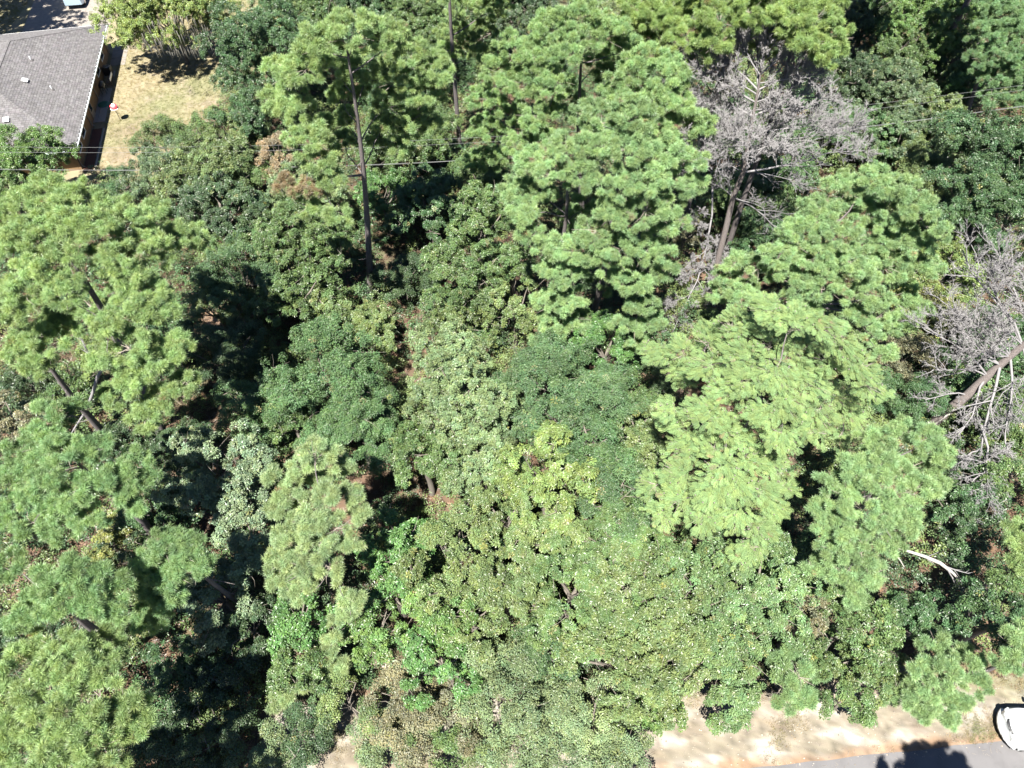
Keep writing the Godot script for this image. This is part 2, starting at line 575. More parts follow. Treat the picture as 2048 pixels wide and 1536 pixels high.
func shoulder_amount(x: float, z: float) -> float:
	# the bare sandy verge between the thicket and the road
	var w := wide.get_noise_2d(x * 14.0, z * 14.0) * 1.2
	return clampf((z + 9.8 + 0.06 * (x - 10.0) + w) * 0.9, 0.0, 1.0) * clampf((x + 13.5 + w) * 0.8, 0.0, 1.0)

func road_edge(x: float) -> float:
	return -4.93 - 0.098 * (x - 12.5) + wide.get_noise_2d(x * 22.0, 7.0) * 0.12

func ground_colour(x: float, z: float) -> Color:
	var n1 := wide.get_noise_2d(x * 7.0, z * 7.0)
	var n2 := fine.get_noise_2d(x * 30.0, z * 30.0)
	var n3 := fine.get_noise_2d(x * 90.0 + 50.0, z * 90.0)
	var litter := Color(0.07, 0.043, 0.028).lerp(Color(0.14, 0.092, 0.06), clampf(n2 * 0.9 + 0.35, 0.0, 1.0))
	litter = litter.lerp(Color(0.05, 0.065, 0.028), clampf(n1 * 1.3 + 0.1, 0.0, 0.8))
	var lawn := Color(0.285, 0.245, 0.15).lerp(Color(0.205, 0.205, 0.105), clampf(n1 * 1.1 + 0.25, 0.0, 1.0))
	lawn = lawn.lerp(Color(0.30, 0.25, 0.185), clampf(n2 * 1.6 - 0.2, 0.0, 1.0))
	lawn = lawn.lerp(Color(0.22, 0.17, 0.115), clampf(0.8 - Vector2(x + 34.0, z + 56.5).length() / 5.0 + n2 * 0.6, 0.0, 0.7))
	lawn *= 0.70 * (1.0 + n3 * 0.34)
	var n4 := fine.get_noise_2d(x * 26.0, z * 60.0 + 400.0)
	var n5 := fine.get_noise_2d(x * 210.0, z * 210.0)
	var sand := Color(0.158, 0.138, 0.104).lerp(Color(0.260, 0.240, 0.206), clampf(n4 * 2.4 + 0.3, 0.0, 1.0))
	sand = sand.lerp(Color(0.126, 0.100, 0.070), clampf(n2 * 2.0 - 0.15, 0.0, 0.6))
	sand = sand.lerp(Color(0.116, 0.119, 0.054), clampf(n1 * 1.5 - (z + 8.5) * 0.2, 0.0, 0.85))
	var to_edge := absf(z - road_edge(x))
	sand = sand.lerp(Color(0.186, 0.113, 0.067), clampf(1.15 - to_edge / 0.55 + n2 * 0.9, 0.0, 0.75))
	sand *= 1.0 + n3 * 0.4 + n5 * 0.45
	var bare := clampf(1.3 - Vector2((x + 21.5) * 1.0, z + 33.5).length() / 1.6 + n2 * 0.5, 0.0, 1.0)
	var c := litter.lerp(sand, shoulder_amount(x, z)).lerp(lawn, lawn_amount(x, z))
	return c.lerp(Color(0.26, 0.175, 0.12), bare)

func build_ground() -> void:
	var xs := []
	var zs := []
	for v in [-1500.0, -500.0, -200.0, -120.0, -90.0, -74.0]: xs.append(v)
	var v := -66.0
	while v <= 66.0: xs.append(v); v += 0.27
	for u in [74.0, 90.0, 120.0, 200.0, 500.0, 1500.0]: xs.append(u)
	for u in [-1500.0, -500.0, -220.0, -140.0, -110.0, -96.0]: zs.append(u)
	v = -90.0
	while v <= 3.0: zs.append(v); v += (0.14 if v > -11.0 and v < -4.0 else 0.42)
	for u in [8.0, 20.0, 60.0, 200.0, 500.0, 1500.0]: zs.append(u)
	var pos := PackedVector3Array()
	var col := PackedColorArray()
	var nor := PackedVector3Array()
	var idx := PackedInt32Array()
	var w: int = xs.size()
	for z in zs:
		for x in xs:
			pos.append(Vector3(x, 0, z))
			nor.append(Vector3.UP)
			col.append(ground_colour(x, z))
	for j in zs.size() - 1:
		for i in w - 1:
			var a := j * w + i
			idx.append_array([a, a + 1, a + w + 1, a, a + w + 1, a + w])
	var arr := []
	arr.resize(Mesh.ARRAY_MAX)
	arr[Mesh.ARRAY_VERTEX] = pos; arr[Mesh.ARRAY_NORMAL] = nor; arr[Mesh.ARRAY_COLOR] = col; arr[Mesh.ARRAY_INDEX] = idx
	var am := ArrayMesh.new()
	am.add_surface_from_arrays(Mesh.PRIMITIVE_TRIANGLES, arr)
	var g := mesh_node("ground", am, M.ground, self)
	tag(g, "forest floor of brown leaf litter with a dry lawn and a sandy verge", "", "", "structure")

	var st := begin()
	var x := -120.0
	while x < 120.0:
		var x2 := x + 0.5
		quad(st, Vector3(x, 0.004, road_edge(x)), Vector3(x2, 0.004, road_edge(x2)), Vector3(x2, 0.004, road_edge(x2) + 6.6), Vector3(x, 0.004, road_edge(x) + 6.6))
		x = x2
	var r := mesh_node("road", finish(st), M.asphalt, self)
	tag(r, "grey asphalt road at the lower right corner, without markings", "", "", "structure")

	# concrete drive beyond the house, laid in slabs with joints between them
	var dr := thing("driveway", "pale concrete driveway beyond the far end of the house roof", "driveway")
	dr.set_meta("kind", "structure")
	dr.remove_meta("category")
	dr.position = Vector3(-42.6, 0, -72.2)
	dr.rotation.y = 0.2
	for i in 3:
		for j in 5:
			var s := begin()
			box(s, Vector3(0, -0.02, 0), Vector3(2.985, 0.09, 2.985), Basis(), 0.006)
			mesh_node("slab", finish(s, true), M.concrete, dr, Vector3(-1.5 - 3.0 * i, 0.0, -1.2 - 3.0 * j))
	var pa := thing("footpath", "narrow concrete strip along the far corner of the house", "footpath")
	pa.set_meta("kind", "structure")
	pa.remove_meta("category")
	for j in 3:
		var s := begin()
		box(s, Vector3(0, -0.02, 0), Vector3(1.5, 0.09, 1.4), Basis(), 0.012)
		var o := mesh_node("slab", finish(s, true), M.concrete, pa, Vector3(-40.75 + 0.28 * j, 0.0, -71.0 + 1.42 * j - 0.6))
		o.rotation.y = 0.2

func undergrowth() -> void:
	var sets := [["undergrowth", "ros1", 0.0], ["undergrowth", "fine1", 0.5]]
	var names := ["mg", "dg", "ol", "py", "dk", "gn"]
	for s in 2:
		var where := []
		var tints := []
		for i in 130000:
			var x := rng.randf_range(-62, 62)
			var z := rng.randf_range(-90, -3)
			if absf(x) > 30.0 - z * 0.62 - 8.0: continue
			if lawn_amount(x, z) > 0.15 or shoulder_amount(x, z) > 0.35 or (x < -36.0 and z < -49.0): continue
			if Vector2(x + 21.5, z + 33.5).length() < 1.7: continue
			var patch := wide.get_noise_2d(x * 12.0 + s * 90.0, z * 12.0)
			if rng.randf() > 0.62 + patch * 1.2: continue
			var h := 0.10 + maxf(0.0, patch + 0.12) * 4.5 * sqrt(rng.randf()) + rng.randf() * 0.45
			where.append(Transform3D(aim(Vector3.UP + any_dir() * 0.5).scaled(Vector3.ONE * rng.randf_range(0.9, 1.5)), Vector3(x, h, z)))
			var key: String = names[clampi(int((wide.get_noise_2d(x * 5.0 + 300.0, z * 5.0) + 0.5) * 6.0), 0, 5)]
			tints.append(varied(TINT[key], 0.7, 1.25))
		var o := scatter("undergrowth", L[sets[s][1]], where, tints, self)
		tag(o, ["low leafy undergrowth over the forest floor", "fine-leaved creepers and seedlings over the forest floor"][s], "undergrowth", "", "stuff")
	var lw := []
	var lt := []
	for i in 60000:
		var x := rng.randf_range(-60, 60)
		var z := rng.randf_range(-88, -4)
		if absf(x) > 24.0 - z * 0.62: continue
		if lawn_amount(x, z) > 0.3 or shoulder_amount(x, z) > 0.75 or (x < -36.0 and z < -49.0) or z > road_edge(x): continue
		lw.append(Transform3D(aim(Vector3.UP + any_dir() * 0.25) * Basis.from_scale(Vector3(1.3, 0.25, 1.3)), Vector3(x, 0.02, z)))
		lt.append(varied(Color(0.10, 0.066, 0.045).lerp(Color(0.18, 0.125, 0.085), rng.randf()), 0.5, 1.2))
	tag(scatter("fallen_leaves", L.ros2, lw, lt, self), "brown fallen leaves covering the forest floor", "leaf litter", "", "stuff")
	var gw := []
	var gt := []
	var sw := []
	var stt := []
	for i in 42000:
		var x := rng.randf_range(-58, -24)
		var z := rng.randf_range(-84, -47)
		if lawn_amount(x, z) > 0.3:
			if (x + 41.17) * 0.98 - (z + 71.38) * 0.198 < 0.5 and z > -72.5: continue
			if z < -71.5 and x > -54.0 and x < -41.0 + (z + 72.0) * 0.2: continue
			gw.append(Transform3D(aim(Vector3.UP + any_dir() * 0.2).scaled(Vector3.ONE * rng.randf_range(0.4, 1.0)), Vector3(x, 0, z)))
			gt.append(varied(Color(0.25, 0.21, 0.105).lerp(Color(0.155, 0.175, 0.065), clampf(wide.get_noise_2d(x * 7.0, z * 7.0) * 1.4 + 0.2, 0.0, 1.0)), 0.7, 1.2))
	for i in 40000:
		var x := rng.randf_range(-14, 34)
		var z := rng.randf_range(-10.5, -4.3)
		if z > road_edge(x) - 0.05: continue
		var a := shoulder_amount(x, z)
		var g := wide.get_noise_2d(x * 16.0 + 40.0, z * 16.0) - (z + 8.0) * 0.16
		if a < 0.2 or rng.randf() > 0.38 + g * 2.2: continue
		sw.append(Transform3D(aim(Vector3.UP + any_dir() * 0.3).scaled(Vector3.ONE * rng.randf_range(0.4, 1.05)), Vector3(x, 0, z)))
		stt.append(varied(Color(0.25, 0.20, 0.12).lerp(Color(0.11, 0.175, 0.06), clampf(g * 2.4 + 0.1, 0.0, 1.0)), 0.7, 1.2))
	tag(scatter("dry_grass", L.blades0, gw, gt, self), "short dry straw-coloured grass of the lawn", "grass", "", "stuff")
	tag(scatter("verge_grass", L.blades1, sw, stt, self), "thin tufts of grass and weeds on the sandy verge", "grass", "", "stuff")
	# pebbles and clods on the sandy verge
	var pb := begin()
	for i in 2600:
		var x := rng.randf_range(-12, 30)
		var z := rng.randf_range(-9.5, -4.3)
		if z > road_edge(x) + 0.7 * rng.randf() or shoulder_amount(x, z) < 0.3: continue
		var r := 0.012 + 0.035 * pow(rng.randf(), 4.0)
		var v := rng.randf_range(0.15, 0.42)
		pb.set_color(Color(v, v * 0.86, v * 0.7))
		tube(pb, [Vector3(x, -0.01, z), Vector3(x, r * 0.6, z), Vector3(x, r, z)], [r, r, r * 0.3], 5)
	tag(mesh_node("gravel", finish(pb), M.ground, self), "pale pebbles and clods strewn over the sandy verge", "gravel", "", "stuff")
	# fallen pine needles and twigs along the verge
	var st := begin()
	for i in 900:
		var x := rng.randf_range(-13, 30)
		var p := Vector3(x, 0.02, rng.randf_range(-9.5, road_edge(x) + 0.5))
		var d := any_dir() * Vector3(1, 0.05, 1)
		tube(st, [p, p + d * rng.randf_range(0.05, 0.35)], [0.008, 0.004], 3)
	var o := mesh_node("fallen_twigs", finish(st), M.twig, self)
	tag(o, "small fallen twigs scattered on the sandy verge", "twigs", "", "stuff")

# ---------------------------------------------------------------- house

func build_house() -> void:
	# local x runs out from the ridge to the garden side, local z along the eave towards the camera
	var u := Vector3(0.198, 0, 0.980)
	var n := Vector3(0.980, 0, -0.198)
	var w := 6.6
	var len_ := 20.7
	var a := Vector3(-41.17, 0, -71.38)
	var t := thing("house", "brick house with a grey shingled hip roof and white gutters, at upper left", "house", a - n * w)
	t.basis = Basis(n, Vector3.UP, u)
	var ey := 2.45
	var ry := ey + 0.39 * w
	# walls, set in under the eaves
	var wl := begin(); box(wl, Vector3(w - 0.72, ey / 2 - 0.05, len_ / 2), Vector3(0.24, ey - 0.1, len_ - 1.2)); mesh_node("wall", finish(wl), M.brick, t)
	wl = begin(); box(wl, Vector3(-w + 0.72, ey / 2 - 0.05, len_ / 2), Vector3(0.24, ey - 0.1, len_ - 1.2)); mesh_node("wall", finish(wl), M.brick, t)
	for e in [0.72, len_ - 0.72]:
		wl = begin(); box(wl, Vector3(0, ey / 2 - 0.05, e), Vector3(2 * w - 1.7, ey - 0.1, 0.24)); mesh_node("wall", finish(wl), M.brick, t)
	# soffit board and roof body
	var E := [Vector3(-w, ey, 0), Vector3(w, ey, 0), Vector3(w, ey, len_), Vector3(-w, ey, len_)]
	var R := [Vector3(0, ry, w), Vector3(0, ry, len_ - w)]
	var rf := begin()
	var lo := Vector3(0, -0.13, 0)
	quad(rf, E[1], R[0], R[1], E[2]); quad(rf, E[3], R[1], R[0], E[0])
	tri(rf, E[0], R[0], E[1]); tri(rf, E[2], R[1], E[3])
	for i in 4:
		var j := (i + 1) % 4
		quad(rf, E[i], E[j], E[j] + lo, E[i] + lo)
	quad(rf, E[0] + lo, E[1] + lo, E[2] + lo, E[3] + lo)
	var roof := mesh_node("roof", finish(rf), M.roof_deck, t)
	# shingles: overlapping courses of tabs, each a thin proud piece of its own tone
	var faces := [[E[1], E[2], R[1], R[0]], [E[3], E[0], R[0], R[1]], [E[0], E[1], R[0], R[0]], [E[2], E[3], R[1], R[1]]]
	for fc in faces:
		var sh := begin()
		var e0: Vector3 = fc[0]
		var e1: Vector3 = fc[1]
		var along: Vector3 = (e1 - e0).normalized()
		var wide_: float = e0.distance_to(e1)
		var slope: Vector3 = (fc[3] - e0)
		slope -= along * slope.dot(along)
		var high: float = slope.length()
		slope = slope.normalized()
		var nrm: Vector3 = along.cross(slope).normalized()
		if nrm.y < 0: nrm = -nrm
		var l_in: float = (fc[3] - e0).dot(along)
		var r_in: float = (e1 - fc[2]).dot(along)
		var step := 0.21
		var rows := int(high / step)
		for i in rows + 1:
			var s0 := i * step - 0.03
			var s1 := minf(s0 + step + 0.02, high)
			var x := l_in * maxf(s0, 0) / high - rng.randf() * 0.30
			var x1 := wide_ - r_in * maxf(s0, 0) / high
			var band := 1.0 + 0.10 * wide.get_noise_2d(i * 6.0, e0.x * 40.0)
			while x < x1:
				var x2 := x + 0.31
				var ca := maxf(x, l_in * maxf(s0, 0) / high)
				var cb := minf(x2 - 0.012, x1)
				var da := maxf(ca, l_in * s1 / high)
				var db := minf(cb, wide_ - r_in * s1 / high)
				if cb > ca + 0.01:
					if db < da: db = da
					var p0: Vector3 = e0 + along * ca + slope * s0 + nrm * 0.026
					var p1: Vector3 = e0 + along * cb + slope * s0 + nrm * 0.026
					var p2: Vector3 = e0 + along * db + slope * s1 + nrm * 0.010
					var p3: Vector3 = e0 + along * da + slope * s1 + nrm * 0.010
					var v := 0.108 * band * rng.randf_range(0.80, 1.16) * (1.0 + 0.14 * wide.get_noise_2d(x * 9.0, i * 2.2))
					sh.set_color(Color(v * 1.02, v * 0.975, v * 0.99))
					quad(sh, p0, p3, p2, p1)
					quad(sh, p0 - nrm * 0.02, p0, p1, p1 - nrm * 0.02)
				x = x2
		var o := mesh_node("shingles", finish(sh), M.shingle, roof)
		o.set_meta("kind", "stuff")
	# hip and ridge caps
	for c in [[E[1], R[0]], [E[2], R[1]], [E[0], R[0]], [E[3], R[1]], [R[0], R[1]]]:
		var cp := begin()
		var p: Vector3 = c[0]
		var q: Vector3 = c[1]
		var side: Vector3 = (q - p).cross(Vector3.UP).normalized() * 0.14
		var k := int(p.distance_to(q) / 0.25)
		for i in k:
			var m0 := p.lerp(q, float(i) / k) + Vector3(0, 0.062, 0)
			var m1 := p.lerp(q, (i + 1.15) / k) + Vector3(0, 0.045, 0)
			var v := 0.106 * rng.randf_range(0.85, 1.12)
			cp.set_color(Color(v * 1.02, v * 0.975, v * 0.99))
			var dn := Vector3(0, -0.04, 0)
			quad(cp, m0 - side + dn, m1 - side + dn, m1, m0); quad(cp, m0, m1, m1 + side + dn, m0 + side + dn)
		mesh_node("ridge_cap", finish(cp), M.shingle, roof).set_meta("kind", "stuff")
	# gutters: an outer lip, a dark trough and hangers across it
	var gut := func(p: Vector3, q: Vector3, out: Vector3) -> void:
		var g := begin()
		var mid := (p + q) / 2.0
		var l := p.distance_to(q)
		var bs := Basis(out, Vector3.UP, out.cross(Vector3.UP))
		box(g, mid + out * 0.15 + Vector3(0, -0.04, 0), Vector3(0.07, 0.13, l + 0.3), bs, 0.01)
		var gn := mesh_node("gutter", finish(g), M.gutter, t)
		var b2 := begin()
		box(b2, mid + out * 0.062 + Vector3(0, -0.085, 0), Vector3(0.112, 0.03, l), bs)
		mesh_node("trough", finish(b2), M.gutter_in, gn)
		var k := int(l / 0.62)
		for i in k:
			var h := begin()
			box(h, p.lerp(q, (i + 0.5) / k) + out * 0.07 + Vector3(0, 0.012, 0), Vector3(0.10, 0.016, 0.05), bs)
			mesh_node("hanger", finish(h), M.gutter, gn)
	gut.call(E[1], E[2], Vector3(1, 0, 0))
	gut.call(E[2] + Vector3(-0.2, 0, 0), E[3], Vector3(0, 0, 1))
	# white fascia on the far end
	var fa := begin(); box(fa, Vector3(0, ey - 0.06, -0.03), Vector3(2 * w, 0.15, 0.05)); mesh_node("fascia", finish(fa), M.white, t)
	# downspouts on the garden wall
	for dz in [1.2, 9.4, 13.8, 19.9]:
		var d := begin()
		tube(d, [Vector3(w + 0.06, ey - 0.1, dz), Vector3(w - 0.2, ey - 0.45, dz), Vector3(w - 0.54, ey - 0.62, dz), Vector3(w - 0.54, 0.25, dz), Vector3(w - 0.35, 0.12, dz)], [0.045, 0.045, 0.045, 0.045, 0.045], 6)
		mesh_node("downspout", finish(d), M.paver, t)
	# windows and a glazed door to the patio
	for zw in [3.4, 6.2, 16.2, 18.3]:
		var fr := begin()
		var x0 := w - 0.585
		for s in [-1.0, 1.0]:
			box(fr, Vector3(x0, 1.45, zw + s * 0.62), Vector3(0.08, 1.2, 0.07))
			box(fr, Vector3(x0, 1.45 + s * 0.62, zw), Vector3(0.085, 0.07, 1.31))
		box(fr, Vector3(x0 + 0.004, 1.45, zw), Vector3(0.06, 0.05, 1.17))
		var win := mesh_node("window", finish(fr), M.white, t)
		for s in [-1.0, 1.0]:
			var pn := begin(); box(pn, Vector3(x0 - 0.012, 1.45 + s * 0.30, zw), Vector3(0.02, 0.54, 1.16)); mesh_node("pane", finish(pn), M.glass_dark, win)
	var dd := begin(); box(dd, Vector3(w - 0.57, 1.06, 12.2), Vector3(0.07, 2.05, 0.95)); var door := mesh_node("door", finish(dd), M.door, t)
	dd = begin(); box(dd, Vector3(w - 0.525, 1.3, 12.2), Vector3(0.02, 1.2, 0.55)); mesh_node("pane", finish(dd), M.glass_dark, door)
	dd = begin(); cylinder(dd, Vector3(w - 0.53, 1.0, 12.55), Vector3(w - 0.45, 1.0, 12.55), 0.03, 8); mesh_node("handle", finish(dd), M.chrome, door)
	# vents on the roof: two pipes and two flat boxes
	var on := func(x: float, z: float) -> Vector3: return Vector3(x, ey + minf(w - x, len_ - z) * 0.39, z)
	for q in [[2.0, 9.0], [4.05, 12.9]]:
		var p: Vector3 = on.call(q[0], q[1])
		var vp := begin(); cylinder(vp, p, p + Vector3(0, 0.42, 0), 0.055, 10); mesh_node("vent_pipe", finish(vp), M.metal, roof)
		vp = begin(); tube(vp, [p + Vector3(0, -0.05, 0), p + Vector3(0, 0.07, 0), p + Vector3(0, 0.12, 0)], [0.19, 0.13, 0.06], 10); mesh_node("vent_boot", finish(vp), M.roof_deck, roof)
	for q in [[2.05, 12.4], [1.25, 17.4]]:
		var p: Vector3 = on.call(q[0], q[1])
		var tilt := Basis(Vector3(0, 0, 1), -atan(0.39)) if len_ - q[1] > w - q[0] else Basis(Vector3(1, 0, 0), atan(0.39))
		var vb := begin(); box(vb, p + tilt * Vector3(0, 0.16, 0), Vector3(0.5, 0.09, 0.46), tilt, 0.03); mesh_node("roof_vent", finish(vb), M.white, roof)
		vb = begin(); box(vb, p + tilt * Vector3(0, 0.06, 0), Vector3(0.34, 0.13, 0.32), tilt); mesh_node("vent_neck", finish(vb), M.metal, roof)

	var at := func(x: float, y: float, z: float) -> Vector3: return t.transform * Vector3(x, y, z)
	var turn := t.rotation.y
	# things along the shaded garden wall
	var st := begin(); box(st, Vector3(0, 0.02, 0), Vector3(0.85, 0.06, 6.2), Basis(), 0.02)
	var mu := mesh_node("mulch_bed", finish(st), M.mulch, self, at.call(w - 0.1, 0.0, 17.3))
	mu.rotation.y = turn
	tag(mu, "strip of dark red mulch along the house wall nearest the wires", "flower bed")
	st = begin(); box(st, Vector3(0, 0.03, 0), Vector3(0.12, 0.10, 6.2), Basis(), 0.015)
	var ed := mesh_node("garden_edging", finish(st), M.paver, self, at.call(w + 0.5, 0.0, 17.3))
	ed.rotation.y = turn
	tag(ed, "thin grey edging bordering the dark red mulch strip", "edging")
	var patio := thing("patio", "small paved patio in the shade of the eave, at the middle of the house wall", "patio", at.call(w + 0.1, 0, 10.4), turn)
	patio.set_meta("kind", "structure")
	patio.remove_meta("category")
	for i in 2:
		for j in 8:
			var s := begin(); box(s, Vector3.ZERO, Vector3(0.68, 0.07, 0.68), Basis(), 0.012)
			mesh_node("paver", finish(s), M.paver, patio, Vector3(-0.7 + 0.7 * i, 0.02, -2.5 + 0.7 * j))
	var ac := thing("air_conditioner", "dark boxy cooling unit on a pad against the house wall", "air conditioner", at.call(w - 0.1, 0, 5.0), turn)
	st = begin(); box(st, Vector3(0, 0.45, 0), Vector3(0.75, 0.8, 0.75), Basis(), 0.05); mesh_node("cabinet", finish(st), M.dark_plastic, ac)
	st = begin(); box(st, Vector3(0, 0.03, 0), Vector3(1.0, 0.06, 1.0), Basis(), 0.01); mesh_node("pad", finish(st), M.paver, ac)
	st = begin()
	for k in 5: tube(st, ring_points(Vector3(0, 0.86, 0), 0.07 + 0.06 * k, 16), fill(0.008, 17), 4)
	mesh_node("fan_grille", finish(st), M.metal, ac)
	var gr := thing("barbecue", "dark barbecue with a rounded lid on the shaded patio", "barbecue", at.call(w - 0.1, 0, 8.3), turn)
	st = begin(); box(st, Vector3(0, 0.78, 0), Vector3(0.5, 0.22, 0.75), Basis(), 0.05); mesh_node("body", finish(st), M.dark_plastic, gr)
	st = begin(); tube(st, [Vector3(0, 0.9, -0.36), Vector3(0, 0.92, -0.3), Vector3(0, 0.92, 0.3), Vector3(0, 0.9, 0.36)], [0.1, 0.23, 0.23, 0.1], 12); mesh_node("lid", finish(st), M.dark_plastic, gr)
	st = begin(); box(st, Vector3(0.27, 0.86, 0.0), Vector3(0.03, 0.03, 0.5)); mesh_node("handle", finish(st), M.chrome, gr)
	for s in [[-1, -1], [-1, 1], [1, -1], [1, 1]]:
		st = begin(); cylinder(st, Vector3(s[0] * 0.2, 0.0, s[1] * 0.3), Vector3(s[0] * 0.2, 0.7, s[1] * 0.3), 0.02, 6); mesh_node("leg", finish(st), M.dark_plastic, gr)
	var be := thing("garden_bench", "bench with a white backboard standing in the house's shade", "bench", at.call(w + 0.35, 0, 6.7), turn)
	for k in 3:
		st = begin(); box(st, Vector3(-0.3 + 0.15 * k, 0.43, 0), Vector3(0.13, 0.03, 1.3)); mesh_node("slat", finish(st), M.pole_wood, be)
	st = begin(); box(st, Vector3(0.16, 0.72, 0), Vector3(0.04, 0.26, 1.3), Basis(), 0.01); mesh_node("backrest", finish(st), M.white, be)
	for s in [[-0.3, -0.55, 0.42], [-0.3, 0.55, 0.42], [0.13, -0.55, 0.8], [0.13, 0.55, 0.8]]:
		st = begin(); box(st, Vector3(s[0], s[2] / 2.0, s[1]), Vector3(0.05, s[2], 0.05)); mesh_node("leg", finish(st), M.pole_wood, be)
	# septic lid and the feeder on its pole
	st = begin(); tube(st, [Vector3(0, 0, 0), Vector3(0, 0.10, 0), Vector3(0, 0.14, 0), Vector3(0, 0.17, 0)], [0.52, 0.52, 0.46, 0.30], 24)
	var lid := mesh_node("round_lid", finish(st), M.dark_green, self, at.call(6.60, 0.0, 10.33))
	tag(lid, "round dark green lid on the ground in the house's shade", "lid")
	var bf := thing("bird_feeder", "red and white bird feeder on a thin dark pole in the dry lawn", "bird feeder", Vector3(-36.72, 0, -58.75))
	st = begin(); cylinder(st, Vector3(0, -0.1, 0), Vector3(0, 1.3, 0), 0.028, 8); mesh_node("pole", finish(st), M.dark_pole, bf)
	st = begin(); tube(st, [Vector3(0, 1.26, 0), Vector3(0, 1.30, 0), Vector3(0, 1.31, 0)], [0.06, 0.36, 0.33], 14); mesh_node("tray", finish(st), M.white, bf)
	st = begin(); cylinder(st, Vector3(0, 1.31, 0), Vector3(0, 1.58, 0), 0.31, 12); mesh_node("body", finish(st), M.red, bf)
	st = begin(); tube(st, [Vector3(0, 1.54, 0), Vector3(0, 1.57, 0), Vector3(0, 1.72, 0), Vector3(0, 1.78, 0)], [0.20, 0.21, 0.10, 0.02], 14); mesh_node("roof", finish(st), M.white, bf)

func ring_points(c: Vector3, r: float, n: int) -> Array:
	var out := []
	for i in n + 1: out.append(c + Vector3(cos(TAU * i / n) * r, 0, sin(TAU * i / n) * r))
	return out

func fill(v: float, n: int) -> Array:
	var out := []
	for i in n: out.append(v)
	return out

# ---------------------------------------------------------------- vehicles

func body_section(x: float, w: float, y0: float, y1: float, edge: float, crown: float) -> Array:
	# one cross-section of a car body, a rounded trapezium, from the left sill over the top to the right sill
	return [Vector3(x, y0, -w), Vector3(x, y0 + 0.14, -w - 0.02), Vector3(x, lerpf(y0, y1, 0.6), -w), Vector3(x, y1 - edge * 0.4, -w + edge * 0.35), Vector3(x, y1, -w + edge), Vector3(x, y1 + crown, 0),
		Vector3(x, y1, w - edge), Vector3(x, y1 - edge * 0.4, w - edge * 0.35), Vector3(x, lerpf(y0, y1, 0.6), w), Vector3(x, y0 + 0.14, w + 0.02), Vector3(x, y0, w)]

func loft(st: SurfaceTool, secs: Array) -> void:
	for i in secs.size() - 1:
		for k in secs[i].size() - 1:
			quad(st, secs[i][k], secs[i][k + 1], secs[i + 1][k + 1], secs[i + 1][k], 0)
	for k in range(1, secs[0].size() - 1):
		tri(st, secs[0][0], secs[0][k + 1], secs[0][k])
		var e: Array = secs[-1]
		tri(st, e[0], e[k], e[k + 1])

